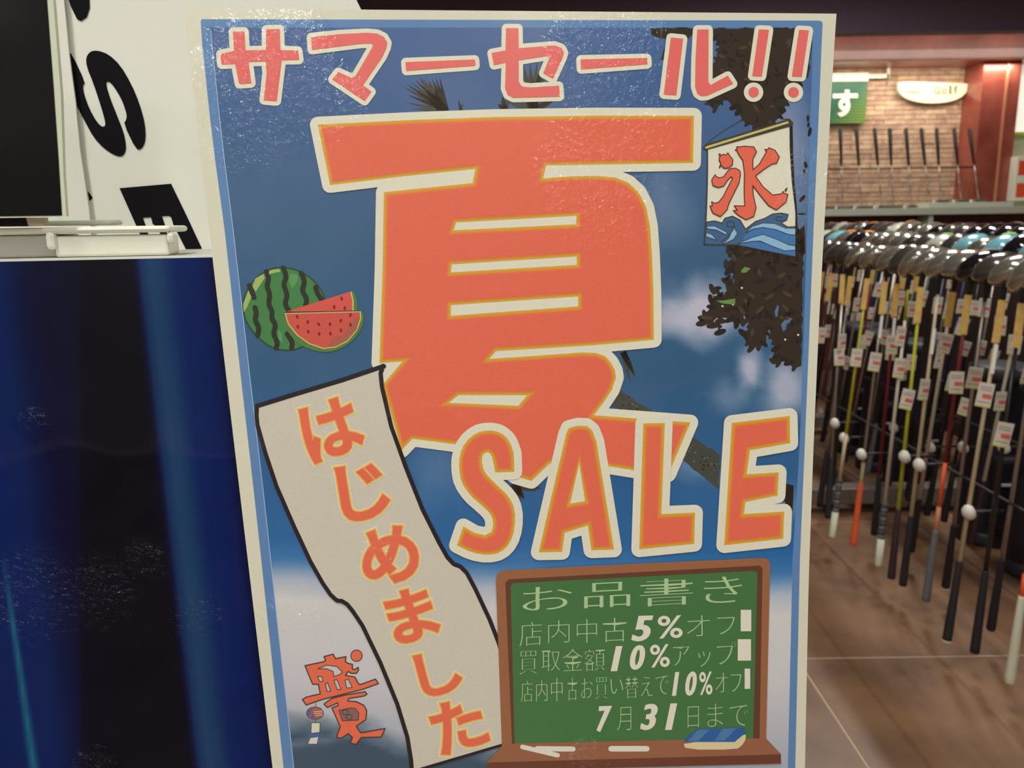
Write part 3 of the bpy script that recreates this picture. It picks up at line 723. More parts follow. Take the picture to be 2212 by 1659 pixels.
row([('お',245,195,585,370),('品',665,168,978,352),('書',1045,140,1405,342),('き',1480,130,1740,320)], -.004, -.016, 'wide heading on the blackboard')
row([('店',225,440,380,610),('内',420,430,565,590),('中',615,422,752,590),('古',790,412,955,585),('5',985,400,1135,578),('%',1165,398,1335,558),('オ',1365,398,1520,545),('フ',1570,410,1690,530),('|',1730,362,1802,508)], -.02, -.022, 'line reading 5 percent off')
row([('買',225,640,345,800),('取',375,635,500,780),('金',520,625,655,780),('額',668,625,805,780),('1',845,608,925,780),('0',975,600,1080,772),('%',1113,595,1248,755),('ア',1270,610,1380,742),('ッ',1440,645,1525,750),('プ',1568,580,1698,735),('|',1710,562,1800,708)], -.016, -.022, 'line reading 10 percent up')
row([('店',235,845,315,990),('内',338,840,415,985),('中',440,825,518,985),('古',552,825,618,980),('お',645,825,722,965),('買',742,820,822,968),('い',845,830,930,935),('替',945,815,1032,965),('え',1052,815,1130,950),('で',1150,810,1240,940),('1',1262,785,1312,948),('0',1352,780,1432,948),('%',1448,782,1538,942),('オ',1560,788,1640,925),('フ',1662,800,1735,920),('|',1757,762,1795,900)], -.012, -.024, 'narrow line reading 10 percent off')
row([('7',748,1015,855,1195),('月',890,1022,985,1185),('3',1045,1000,1165,1182),('1',1215,998,1298,1180),('日',1370,1018,1445,1165),('ま',1505,1000,1610,1160),('で',1655,1010,1780,1155)], -.02, -.022, 'date line reading until July 31')

# ---- ice flag
C5 = (1450, 240, .20492)
flag = [(372,400),(1248,150),(1243,400),(1265,750),(1300,1060),(1302,1535),(1000,1470),(700,1410),(340,1405),(362,1100),(378,700)]
k = Ink(); k.fill(K(*C5, flag), I['cream'], 7)
k.stroke(smooth(K(*C5, [(375,400),(375,700),(362,1100),(342,1400)]), 1, False), 2.6, I['olive'], 12)
k.fill(K(*C5, [(1238,140),(1270,150),(1275,420),(1290,750),(1320,1060),(1325,1550),(1300,1540),(1300,1060),(1262,750),(1240,400)]), I['leaf_3'], 12)
k.fill(K(*C5, [(325,385),(360,350),(1240,82),(1280,128),(1262,158),(360,412)]), I['olive'], 12.5); k.fill(K(*C5, [(345,385),(370,370),(1220,108),(1230,130),(360,398)]), I['rod'], 13)
k.stroke(smooth(K(*C5, [(345,365),(500,235),(735,95)]), 2, False), 1.5, I['olive'], 6); k.stroke(K(*C5, [(1240,85),(1150,85)]), 1.5, I['olive'], 6)
k.build('printed_ice_flag', poster)
k = Ink()
wave = K(*C5, [(340,1405),(365,1170),(450,1158),(530,1180),(560,1130),(640,1108),(720,1150),(775,1245),(880,1165),(980,1130),(1060,1085),(1150,1075),(1225,1090),(1210,1150),(1150,1178),(1220,1222),(1302,1218),(1302,1535),(1000,1470),(700,1410)])
k.fill(wave, I['wave'], 8); k.stroke(wave, 2.4, I['olive'], 8.5, closed=True)
k.fill(K(*C5, [(700,1408),(860,1372),(1000,1400),(1180,1470),(1302,1470),(1302,1530),(1000,1470)]), I['wave_2'], 9)
k.fill(K(*C5, [(780,1300),(870,1245),(960,1230),(1100,1255),(1230,1305),(1302,1310),(1302,1410),(1180,1390),(1060,1330),(960,1300),(850,1325),(740,1370)]), I['wave_2'], 9)
for q in [[(775,1285),(850,1215),(960,1180),(1080,1185),(1200,1235),(1300,1235),(1300,1305),(1230,1300),(1100,1250),(960,1225),(860,1240)], [(690,1400),(850,1330),(960,1300),(1100,1350),(1230,1410),(1300,1420),(1300,1465),(1180,1470),(1050,1420),(930,1368),(840,1372)],
          [(370,1215),(450,1210),(580,1280),(570,1305),(480,1255),(370,1240)], [(360,1280),(420,1300),(475,1360),(360,1322)], [(525,1410),(600,1340),(650,1220),(690,1290),(650,1350)]]:
    q = K(*C5, q); k.fill(q, I['wave_light'], 10); k.stroke(q, 1.3, I['olive'], 10.5, closed=True)
k.stroke(smooth(K(*C5, [(650,1210),(610,1225),(570,1195),(600,1155),(650,1165),(665,1220),(620,1290),(520,1380)]), 2, False), 1.5, I['olive'], 11)
k.stroke(smooth(K(*C5, [(1190,1150),(1110,1160),(1090,1125),(1130,1105),(1165,1125)]), 2, False), 1.5, I['olive'], 11)
k.build('printed_wave', poster)
k = Ink()
for q in [[(500,485),(540,455),(565,465),(590,442),(605,470),(640,510),(635,570),(595,600),(560,605),(540,598),(520,572),(497,600),(515,550),(495,520)],
          [(430,705),(455,672),(465,690),(500,705),(540,695),(575,650),(610,608),(670,603),(715,630),(722,665),(705,760),(650,870),(600,970),(580,1040),(510,1112),(430,1075),(400,1000),(425,1000),(418,955),(445,972),(490,962),(540,900),(590,800),(640,705),(620,695),(580,735),(545,790),(490,807),(430,785),(418,730)],
          [(685,420),(665,412),(690,400),(680,378),(720,378),(760,372),(860,378),(890,430),(850,510),(852,620),(920,560),(995,430),(978,405),(1005,408),(1020,388),(1085,415),(1130,485),(1100,550),(1050,560),(960,620),(878,685),(960,800),(1060,885),(1150,872),(1165,845),(1180,870),(1220,878),(1200,960),(1100,1042),(1020,1000),(930,890),(850,785),(855,880),(885,1020),(860,1110),(780,1145),(700,1100),(645,1048),(690,1045),(655,998),(765,1002),(760,850),(762,650),(745,520),(700,455)]]:
    q = K(*C5, q); k.fill(q, I['red'], 14.5); k.stroke(q, 2.0, I['maroon'], 15, closed=True)
k.disc(*K(*C5, [(502, 460)])[0], 2.6, I['olive'], 15); k.disc(*K(*C5, [(1200, 830)])[0], 2.2, I['olive'], 15, 5, .5)
k.build('printed_kanji', poster, 'orange-red brush kanji for ice')

# ---- small midsummer logo
up_ = [(430,855),(575,825),(592,815),(578,785),(650,765),(668,800),(750,785),(745,825),(770,838),(800,845),(800,880),(815,888),(845,868),(848,890),(830,915),(790,915),(768,900),(745,930),(820,945),(850,1000),(870,1000),(980,960),(1003,995),(880,1040),(700,1085),(560,1120),(440,1162),(410,1120),(440,1100),(550,1075),(535,1000),(490,1000)]
uh = [[(530,880),(600,850),(680,862),(722,905),(700,925),(655,940),(650,900),(600,880)], [(528,938),(560,940),(572,975),(545,982)], [(590,1000),(605,985),(632,1055),(602,1055)], [(655,968),(680,965),(712,1040),(682,1042)], [(742,968),(768,962),(798,1025),(755,1030)]]
lo = [(578,1155),(640,1110),(740,1085),(900,1058),(914,1078),(890,1092),(770,1112),(765,1132),(830,1135),(890,1165),(912,1205),(905,1275),(870,1300),(830,1328),(865,1380),(1055,1345),(1025,1412),(870,1415),(830,1468),(785,1460),(800,1415),(768,1385),(715,1420),(675,1415),(705,1330),(640,1185),(690,1165),(685,1145),(605,1182)]
lh = [[(695,1205),(780,1185),(825,1190),(850,1225),(845,1280),(722,1285)]]
k = Ink()
for o_, hs_ in ((up_, uh), (lo, lh)):
    o_ = K(*C3b, o_); hs_ = [K(*C3b, h) for h in hs_]; k.fill(o_, I['hred'], 4, hs_); k.stroke(o_, 2.6, I['olive'], 5, closed=True)
    for h in hs_: k.stroke(h, 1.7, I['olive'], 5, closed=True)
c = K(*C3b, [(832, 778)])[0]; k.disc(*c, 13.3, I['olive'], 4); k.disc(*c, 11.3, I['hred'], 5)
k.fill(K(*C3b, lh[0]), I['window'], 4)
for c in K(*C3b, [(745, 1218), (775, 1255)]): k.stroke([(c[0] + 6.5 * math.cos(a * .63), c[1] + 5.5 * math.sin(a * .63)) for a in range(10)], 1.5, I['olive'], 6, closed=True)
k.build('printed_kanji', poster, 'small red hand-drawn kanji reading midsummer')
k = Ink(); c = K(*C3b, [(508, 1225)])[0]
k.stroke(K(*C3b, [(512, 1145), (512, 1300)]), 1.2, I['olive'], 4); k.disc(*c, 19, I['olive'], 5, 14); k.disc(*c, 17.5, I['flesh_2'], 6, 12.6)
k.fill(K(*C3b, [(448,1205),(480,1190),(470,1240),(450,1250)]), I['glass_blue'], 7); k.fill(K(*C3b, [(480,1240),(515,1230),(500,1268),(478,1262)]), I['glass_blue'], 7)
for j in range(3): k.stroke(K(*C3b, [(500, 1215 + j * 14), (568, 1208 + j * 16)]), 1.4, I['paper'], 7, cap=False)
k.fill(K(*C3b, [(480,1300),(548,1300),(545,1375),(478,1382)]), I['paper'], 5); k.fill(K(*C3b, [(472,1382),(545,1375),(538,1412),(475,1418)]), I['glass_blue'], 4.5); k.fill(K(*C3b, [(475,1420),(533,1412),(522,1465),(455,1463)]), I['paper'], 5)
k.stroke(K(*C3b, [(480,1300),(548,1300),(545,1375),(478,1382)]), 1.2, I['olive'], 5.5, closed=True)
k.build('printed_wind_chime', poster)

# ------------------------------------------------------------------ stand on the left
BO = -.006
stand = empty('display_stand', BASE, 'white display stand faced with a glossy deep blue sheet, left of the sale poster', 'stand', mw=MW)
def Lp(x, y, off): return Vector(L2(x, y, 0, off))
tl = Lp(-500, 590, BO); tr = Lp(520, 551, BO); zt = Lp(300, 558, BO).y
zfl = -BASE.z
M_ws = mat('white_board', rgb(190, 188, 176), .5)
MB().box((tl.x, zfl, BO - .14), (tr.x, zt + .0005, BO - .0006), M_ws, bev=.001).build('stand_body', stand)
SLP = .0
def bcol(x, y):  # banded blue of the sheet, with reflections painted into the colour
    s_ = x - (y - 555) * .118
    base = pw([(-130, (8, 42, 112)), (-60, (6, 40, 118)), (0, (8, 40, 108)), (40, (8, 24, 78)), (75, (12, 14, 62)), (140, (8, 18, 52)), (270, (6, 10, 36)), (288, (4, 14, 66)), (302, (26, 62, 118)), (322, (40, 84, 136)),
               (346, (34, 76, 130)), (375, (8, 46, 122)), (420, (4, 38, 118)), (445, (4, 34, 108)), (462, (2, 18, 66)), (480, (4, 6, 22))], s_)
    v = max(0, min(1, (x - 168) / 14)) * max(0, min(1, (300 - s_) / 24))  # dark band with an upright left edge: a painted reflection
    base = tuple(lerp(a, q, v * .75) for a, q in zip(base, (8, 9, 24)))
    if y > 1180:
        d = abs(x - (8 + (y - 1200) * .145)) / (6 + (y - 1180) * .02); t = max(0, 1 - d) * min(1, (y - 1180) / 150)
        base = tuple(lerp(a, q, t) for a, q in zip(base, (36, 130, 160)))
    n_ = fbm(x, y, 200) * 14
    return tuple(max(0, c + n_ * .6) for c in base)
M_blue = ink('blue_print_reflections', None, film=BFILM, attr=True, direct=True, grain=.06, coat=.35)
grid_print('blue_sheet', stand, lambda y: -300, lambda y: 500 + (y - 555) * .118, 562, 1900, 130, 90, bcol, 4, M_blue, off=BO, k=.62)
# the top line of the sheet slopes with perspective: trim to the stand top
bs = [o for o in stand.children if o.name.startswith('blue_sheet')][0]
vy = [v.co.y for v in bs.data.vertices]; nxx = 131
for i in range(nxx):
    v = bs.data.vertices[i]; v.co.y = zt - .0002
# foot plinth
MB().box((tl.x - .01, zfl, BO - .16), (tr.x + .01, zfl + .06, BO + .0), M_ws, bev=.003).build('plinth', stand)

def at(x, y, off): return Lp(x, y, off)
def wbox(b, x0, y0, x1, y1, off, depth, m, bev=.001):
    p = at(x0, y1, off); q = at(x1, y0, off)
    b.box((p.x, p.y, off - depth), (q.x, q.y, off), m, bev=bev)
    return b
# white card holder tray
OT = -.022
tray = empty('card_holder', BASE, 'small white plastic card holder tray on top of the blue stand', 'tray', mw=MW)
base_y = zt + .0006
def tbox(name, x0, y0, x1, y1, off, depth, m, bev=.001, fl=False):
    p = at(x0, y1, off); q = at(x1, y0, off); yb = base_y if fl else p.y
    return MB().box((p.x, yb, off - depth), (q.x, q.y, off), m, bev=bev).build(name, tray)
tbox('front_block', 119, 506, 361, 553, OT + .004, .02, M_white, .0012, True)
tbox('lid', 88, 487, 366, 506, OT + .006, .035, M_white, .0016)
tbox('hook', 99, 500, 116, 541, OT + .0065, .006, M_white, .0018)
tbox('hook', 359, 500, 374, 527, OT + .0055, .006, M_white, .0018)
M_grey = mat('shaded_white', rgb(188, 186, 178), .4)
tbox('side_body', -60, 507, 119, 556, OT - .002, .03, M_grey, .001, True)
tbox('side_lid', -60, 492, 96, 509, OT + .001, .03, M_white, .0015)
M_clear = mat('frosted_acrylic', rgb(196, 200, 184), .25)
tbox('acrylic_foot', 96, 475, 236, 488, OT - .012, .02, M_clear, .001)
# black panel
OB = -.012
M_blk = ink('black_print', (10, 8, 12), film=BFILM, grain=.1, coat=.2); M_wedge = mat('white_card_edge', rgb(214, 222, 196), .5)
bpn = empty('black_panel', BASE, 'black picture panel with thin white border at the upper left corner', 'picture', mw=MW)
def quad(b, pts, off, th, m):
    v = [at(x, y, off) for x, y in pts]; w_ = [p - Vector((0, 0, th)) for p in v]; n = len(v)
    b.add(v + w_, [tuple(range(n))[::-1] if False else tuple(range(n)), tuple(range(n, 2*n))[::-1]] + [(i, i+n, (i+1) % n + n, (i+1) % n) for i in range(n)], m); return b
quad(MB(), [(-300, 474), (143, 467), (137, 380), (131, 200), (110, -60), (-300, -60)], OB, .003, M_wedge).build('backing_card', bpn)
quad(MB(), [(-300, 471), (133, 465), (126, 350), (115, 190), (96, -60), (-300, -60)], OB + .0004, .0004, M_blk).build('black_face', bpn)
quad(MB(), [(-300, 492), (62, 489), (56, 470), (-300, 476)], OB - .008, .004, M_blk).build('foot_bar', bpn)
quad(MB(), [(60, 489), (96, 488), (96, 470), (56, 470)], OB - .008, .004, mat('pinkish_pad', rgb(196, 176, 158), .5)).build('foot_pad', bpn)
# slanted white banner behind
OC = -.12
M_cloth = mat('white_vinyl', rgb(224, 223, 213), .45)
nt = M_cloth.node_tree; tcn = nt.nodes.new('ShaderNodeTexCoord'); wvn = nt.nodes.new('ShaderNodeTexNoise'); wvn.inputs['Scale'].default_value = 9
mpn = nt.nodes.new('ShaderNodeMapping'); mpn.inputs['Scale'].default_value = (1, .15, 1); nt.links.new(tcn.outputs['Object'], mpn.inputs[0]); nt.links.new(mpn.outputs[0], wvn.inputs['Vector'])
bmp = nt.nodes.new('ShaderNodeBump'); bmp.inputs['Distance'].default_value = .02; bmp.inputs['Strength'].default_value = .6; nt.links.new(wvn.outputs['Fac'], bmp.inputs['Height'])
nt.links.new(bmp.outputs[0], nt.nodes['Principled BSDF'].inputs['Normal'])
ban = empty('vinyl_banner', BASE, 'white vinyl banner with large black slanted letters hanging behind the poster', 'banner', mw=MW)
quad(MB(), [(-300, 620), (1075, 620), (768, -4), (672, -200), (-300, -200)], OC, .001, M_cloth).build('sheet', ban)
quad(MB(), [(150, 620), (205, 620), (192, 455), (172, 320), (163, 220), (149, 118), (138, 0), (110, -200), (60, -200)], OC + .004, .0015, M_cloth).build('folded_hem', ban)
C9 = (0, 0, .36157); CE = (0, 380, .22604)
M_bk = mat('black_letter', rgb(12, 9, 14), .8, spec=.15)
def blet(q, nm, lab, extra=()):
    k = Ink(OC); k.fill(q, M_bk, 2)
    for e in extra: k.fill(e, M_bk, 2)
    k.build(nm, ban, lab)
blet(smooth(K(*C9, [(412,322),(430,320),(512,495),(495,512),(505,570),(535,650),(580,730),(612,760),(632,752),(628,715),(600,620),(560,500),(520,400),(515,345),(540,308),(585,302),(650,325),(720,390),(785,500),(835,620),(868,740),(872,840),(850,890),(815,895),(740,740),(758,712),(758,680),(735,610),(700,545),(665,495),(640,485),(635,510),(660,590),(700,690),(740,790),(755,870),(750,915),(725,938),(680,925),(620,885),(560,820),(500,710),(448,605),(440,540)]), 1), 'banner_letter', 'black slanted letter S')
blet(K(*CE, [(1145,118),(1637,75),(1790,390),(1932,695),(1785,715),(1660,470),(1640,400),(1620,382),(1550,385),(1575,460),(1600,560),(1690,730),(1610,742),(1580,660),(1500,480),(1462,460),(1445,395),(1368,400),(1390,465),(1420,560),(1480,700),(1400,700),(1300,465)]), 'banner_letter', 'black slanted letter E')
blet(K(*C9, [(400,-40),(535,-40),(538,50),(520,105),(485,127),(462,115),(425,40)]), 'banner_letter', 'lower end of a black letter at the top edge', [K(*C9, [(370,-20),(385,0),(400,100),(390,150),(378,60)])])
blet(K(*C9, [(525,1140),(556,1182),(537,1202)]), 'banner_mark', 'small black triangle')

# ------------------------------------------------------------------ club rack
M_rack = mat('black_rack_metal', rgb(36, 30, 30), .45); M_cap = mat('white_rubber', rgb(214, 208, 198), .5)
M_baseb = mat('grey_base', rgb(110, 98, 90), .4)
cr_ = empty('club_rack', (1.8, 3.9, 0), 'long black metal rack holding three rows of upside-down golf clubs', 'rack')
def R_(x, y, z): return (x - 1.8, y - 3.9, z)
ROWS = [(1.50, 1.22, 1.9, 4.3), (1.93, 1.255, 2.2, 5.6), (2.38, 1.295, 2.5, 6.3)]
for xr, zr, ya, yb_ in ROWS:
    MB().box(R_(xr + .03, ya, zr - .01), R_(xr + .045, yb_, zr + .01), M_rack, bev=.002).build('upper_rail', cr_)
    MB().box(R_(xr + .03, ya, .552), R_(xr + .038, yb_, .56), M_rack, bev=.002).build('lower_rail', cr_)
for y in (3.75, 5.2):
    for xr, zr, _, _ in ROWS: MB().box(R_(xr + .05, y, 0), R_(xr + .09, y + .04, zr - .02), M_rack, bev=.002).build('post', cr_)
    MB().box(R_(1.3, y - .05, .05), R_(2.75, y + .05, .13), M_baseb, bev=.006).build('base_bar', cr_)
    for xx in (1.34, 2.6): MB().box(R_(xx, y - .05, 0), R_(xx + .1, y + .05, .05), M_rack).build('foot', cr_)
for y in (1.95,):
    for xr, zr, _, _ in ROWS[:1]: MB().box(R_(xr + .3, y, 0), R_(xr + .34, y + .04, zr - .02), M_rack, bev=.002).build('post', cr_)
capm = MB()
capm.lathe([(.004, -.009), (.017, -.006), (.024, .004), (.024, .014), (.016, .025), (.003, .03)], M_cap, 12)
capme = capm.mesh('rubber_cap'); prme = MB().tube((0, 0, 0), (.1, 0, 0), .005, M_rack, 8).mesh('prong')
def prong(p):
    o = link('prong', prme, cr_); o.location = R_(*p)
    c_ = link('rubber_cap', capme, o); c_.rotation_euler = (0, -math.pi / 2, 0)
    c_.rotation_euler = (math.radians(-20), math.radians(-115), 0)
for q in [(1808,913),(1828,945),(1866,980),(1960,985),(1992,1003),(2100,1105)]: prong(tuple(onx(q[0], q[1], 1.43)))
for q in [(1778,887),(1935,923),(2015,965),(2086,965),(2175,965)]: prong(tuple(onx(q[0], q[1], 1.80)))
y = 2.3
while y < 5: prong((2.28, y, .56)); y += .21
# dark partition added behind the rack to keep its gaps dark
pt = empty('darkening_partition', (2.95, 4.3, 0), 'low dark panel added behind the club rack to darken the gaps', 'partition')
M_part = mat('dark_partition', rgb(44, 28, 26), .6)
MB().box((0, -2.2, .02), (.06, 2.6, 1.18), M_part, bev=.003).build('panel', pt)
MB().box((-.02, -2.2, 0), (.1, 2.6, .1), M_part, bev=.003).build('plinth', pt)

# ---- clubs
def cm(name, c, rough=.35, metal=0, coat=0): return mat(name, rgb(*c), rough, metal, coat=coat)
SH = dict(yellow=cm('yellow_shaft', (176, 176, 40), .3), white=cm('white_shaft', (196, 184, 164), .3), steel=cm('steel_shaft', (170, 160, 148), .25, .7), red=cm('red_shaft', (120, 28, 36), .3),
          black=cm('black_shaft', (34, 30, 34), .25), cream=cm('cream_shaft', (190, 172, 134), .35), orange=cm('orange_shaft', (226, 92, 50), .35), blue=cm('navy_shaft', (34, 40, 84), .3), peach=cm('peach_shaft', (196, 130, 96), .35))
GR = dict(black=cm('black_rubber', (30, 25, 27), .7), white=cm('white_rubber_grip', (206, 206, 182), .6), orange=cm('orange_rubber', (224, 92, 48), .6), grey=cm('grey_rubber', (104, 104, 106), .7),
          dred=cm('dark_red_rubber', (52, 26, 30), .7), spiral=cm('spiral_rubber', (74, 74, 74), .6))
HM = dict(silver=cm('silver_head', (184, 180, 166), .16, .8, .6), black=cm('black_head', (26, 24, 26), .12, .1, 1), dark=cm('dark_grey_head', (84, 80, 74), .2, .5, .8),
          ivory=cm('pale_head', (200, 198, 184), .25, .2, .8), aqua=cm('aqua_head', (130, 190, 205), .2, .2, .8))
M_face = cm('brushed_face', (120, 116, 108), .35, .9); M_ho = cm('black_ferrule', (24, 22, 24), .3)
ST = dict(orange=cm('orange_sticker', (240, 150, 60), .5), lime=cm('lime_sticker', (150, 220, 90), .5), blue=cm('blue_sticker', (80, 130, 210), .5), white=M_wcard)
M_ytag = mat('yellow_tag', rgb(214, 184, 90), .55, noisy=(rgb(208, 158, 92), 40)); M_wtag = mat('white_tag', rgb(208, 198, 182), .55); M_rprint = mat('red_print', rgb(206, 96, 84), .6); M_gprint = mat('grey_tag_print', rgb(150, 140, 130), .6); M_ytag2 = mat('tag_yellow_edge', rgb(206, 196, 130), .6)
def head_mesh(m, badge=None, seed=0):
    rnd = random.Random(seed); b = MB(); n, r_ = 18, 10; vs = []; fs = []
    for i in range(r_ + 1):
        th = math.pi * i / r_
        for j in range(n):
            ph = 2 * math.pi * j / n
            x = .064 * math.sin(th) * math.cos(ph); y = .054 * math.sin(th) * math.sin(ph); z = .039 * math.cos(th)
            if y > 0: x *= 1 - .25 * y / .054
            if y < -.036: y = -.036 - (-.036 - y) * .12
            z *= (1.12 if z > 0 else .8) * (1 + .25 * (-y / .054))
            vs.append(Vector((x, y, z)))
    for i in range(r_):
        for j in range(n): fs.append((i*n+j, (i+1)*n+j, (i+1)*n+(j+1) % n, i*n+(j+1) % n))
    b.add(vs, fs, m, True); return b.mesh('club_head')
HMESH = {k: head_mesh(v) for k, v in HM.items()}
def plate(m):
    b = MB(); pts = []
    for j in range(14):
        a = 2 * math.pi * j / 14; pts.append((.046 * math.cos(a), .029 * math.sin(a)))
    vs = [Vector((x, -.0402, z)) for x, z in pts] + [Vector((x, -.036, z)) for x, z in pts]; n = 14
    b.add(vs, [tuple(range(n))] + [(i, i+n, (i+1) % n+n, (i+1) % n) for i in range(n)], m); return b.mesh('face_plate')
FPL = plate(M_face)
def sticker(m):
    b = MB(); n = 8; vs = []
    for j in range(2):
        for i in range(n + 1):
            x = -.052 + .034 * i / n; y = -.012 + .02 * j
            q = 1 - (x / .066) ** 2 - (y / .056) ** 2
            vs.append(Vector((x, y, .0447 * math.sqrt(max(.02, q)) * (1 + .25 * (-y / .054)) + .0012)))
    b.add(vs, [(i, i+1, i+n+2, i+n+1) for i in range(n)], m); return b.mesh('sticker')
STM = {k: sticker(v) for k, v in ST.items()}
_sc = {}
def shaft_me(L, segs):
    key = ('s', round(L, 3), tuple(segs))
    if key in _sc: return _sc[key]
    b = MB(); z0 = .25; r0 = .0078
    for (f0, f1, c) in segs:
        za, zb = lerp(z0, L, f0), lerp(z0, L, f1); b.lathe([(lerp(.0078, .0045, f0), za), (lerp(.0078, .0045, f1), zb)], SH[c], 8)
    _sc[key] = b.mesh('shaft'); return _sc[key]
def grip_me(c):
    if ('g', c) in _sc: return _sc[('g', c)]
    b = MB()
    if c == 'twotone':
        b.lathe([(.013, 0), (.0138, .004), (.0135, .11)], GR['white'], 12)
        for j in range(8): b.lathe([(.0135, .11 + j*.018), (.0118, .119 + j*.018), (.0128, .128 + j*.018)], GR['spiral' if j % 2 else 'grey'], 12)
    else: b.lathe([(.012, 0), (.0142, .003), (.0142, .02), (.0128, .12), (.0098, .265), (.0085, .27)], GR[c], 12)
    _sc[('g', c)] = b.mesh('grip'); return _sc[('g', c)]
capM = {c: MB().lathe([(.010, -.002), (.0143, 0), (.0143, .004)], GR[c], 12).mesh('butt_cap') for c in ('white', 'black')}
hosM = MB().lathe([(.0062, -.06), (.0075, -.03), (.0085, 0), (.0085, .03)], M_ho, 10).mesh('hosel')
ytm = MB().box((-.011, -.0095, -.175), (.011, -.0075, -.045), M_ytag).mesh('yellow_tag')
def wt_mesh():
    b = MB().box((-.021, -.0008, -.075), (.021, .0008, 0), M_wtag)
    b.box((-.021, -.0012, -.075), (.021, .0009, -.068), M_ytag2); b.box((-.006, -.0013, -.048), (.019, -.0009, -.034), M_rprint)
    for q in (.012, .02, .058): b.box((-.016, -.0013, -q - .003), (.016, -.0009, -q), M_gprint)
    return b.mesh('price_tag')
wtm = wt_mesh()
wtag_clip = MB().box((-.005, -.011, -.17), (.005, -.0075, -.08), M_wcard).mesh('white_strip')
nclub = 0
def club(B, T, segs, grip, head, stk=None, ytag=True, tags=(.3,), label='', group=None, cap=None, hrot=None, strip=False, big=1.22):
    global nclub
    B = Vector(B); T = Vector(T); d = T - B; L = d.length; zx = d.normalized()
    # local X along world view-right, local Y away from the aisle
    yx = Vector((.55, .83, 0)); xx = yx.cross(zx).normalized(); yx = zx.cross(xx)
    M = Matrix(((xx.x, yx.x, zx.x, B.x), (xx.y, yx.y, zx.y, B.y), (xx.z, yx.z, zx.z, B.z), (0, 0, 0, 1)))
    r = empty('golf_club', B, label, 'golf club', group, mw=M)
    link('shaft', shaft_me(L, segs), r); link('grip', grip_me(grip), r)
    if cap: link('butt_cap', capM[cap], r)
    h = link('hosel', hosM, r); h.location = (0, 0, L)
    hd = link('club_head', HMESH[head], r); hd.location = (.022, .01, L + .045)
    rr = hrot or (random.uniform(-8, 14), 34 + random.uniform(-12, 10), 180 + random.uniform(-20, 20))
    hd.rotation_euler = [math.radians(a) for a in rr]; bs_ = big * random.uniform(.9, 1.04); hd.scale = (bs_ * 1.04, bs_, bs_ * .92)
    link('face_plate', FPL, hd)
    if stk: link('sticker', STM[stk], hd)
    if ytag: o = link('yellow_tag', ytm, r); o.location = (0, 0, L)
    if strip: o = link('white_strip', wtag_clip, r); o.location = (.004, 0, L - .1)
    for t in tags:
        o = link('price_tag', wtm, r); o.location = (random.uniform(-.006, .006), -.013, L - t); o.rotation_euler = (0, math.radians(random.uniform(-5, 9)), math.radians(random.choice([0, 10, -15, 35, 50])))
    nclub += 1
    if not group: r['group'] = 'golf clubs in the front row'
    return r
RZ = [1.22, 1.255, 1.295]
def top_on(px, row):
    """point on the upper rail of a row seen at picture column px"""
    x = ROWS[row][0]; d = ray(px, 600); t = x / d.x; return Vector((x, d.y * t, RZ[row]))
F = [((1797,1160), 1876, [(0,.22,'cream'),(.22,1,'yellow')], 'twotone', 'silver', 'orange', True, (.34,), 'golf club with yellow shaft above a pale two-tone grip, front row', None),
     ((1843,1178), 1915, [(0,.12,'cream'),(.12,1,'steel')], 'orange', 'silver', None, True, (.33,), 'golf club with bright orange grip, front row near the poster', None),
     ((1897,1222), 1985, [(0,.8,'white'),(.8,1,'yellow')], 'twotone', 'silver', None, False, (.2, .32), 'golf club with white shaft and pale two-tone grip, front row', None),
     ((1925,1250), 1992, [(0,1,'yellow')], 'dred', 'silver', None, True, (.42,), 'golf club with yellow shaft and dark red grip, left of the pair of dark grips', None),
     ((1950,1265), 2030, [(0,1,'cream')], 'black', 'silver', None, False, (.36,), 'golf club with thick cream shaft and black grip, right of the pair of dark grips', None),
     ((2000,1298), 2112, [(0,.12,'peach'),(.12,.3,'orange'),(.3,1,'red')], 'grey', 'black', 'orange', True, (.3,), 'golf club with grey grip and red and orange shaft, front row', None),
     ((2042,1270), 2135, [(0,1,'steel')], 'black', 'dark', None, False, (.28,), 'golf club with steel shaft and black grip just right of the grey grip', 'white'),
     ((2045,1385), 2188, [(0,1,'cream')], 'black', 'silver', 'orange', True, (.30,), 'golf club with pale shaft and white-capped black grip, low in the front row', 'white'),
     ((2105,1410), 2232, [(0,1,'black')], 'black', 'silver', None, True, (.4,), 'golf club with black shaft and black grip beside the white-capped one', None),
     ((2140,1360), 2275, [(0,1,'steel')], 'black', 'dark', None, True, (.2,), 'golf club with black grip, second from the right frame edge', None),
     ((2180,1475), 2310, [(0,.1,'orange'),(.1,1,'red')], 'white', 'silver', None, True, (.3,), 'golf club with thick white grip at the right frame edge', None),
     ((1770,1095), 1840, [(0,1,'steel')], 'black', 'silver', 'orange', True, (.3,), 'golf club with steel shaft partly behind the poster edge, front row', None),
     ((1788,1120), 1822, [(0,1,'steel')], 'black', 'dark', None, True, (.38,), 'golf club with black grip just left of the yellow-shafted club', None),
     ((1888,1155), 1945, [(0,1,'red')], 'black', 'dark', None, True, (.25,), 'golf club with red shaft behind the white-shafted club', None),
     ((1968,1190), 2065, [(0,1,'white')], 'black', 'silver', None, True, (.2,), 'golf club with black grip and white shaft behind the dark pair', None)]
TY = {}; prev = 0
for q in sorted(F, key=lambda q: -q[1]):
    yv = max(top_on(q[1], 0).y, prev + .092); TY[q[8]] = yv; prev = yv
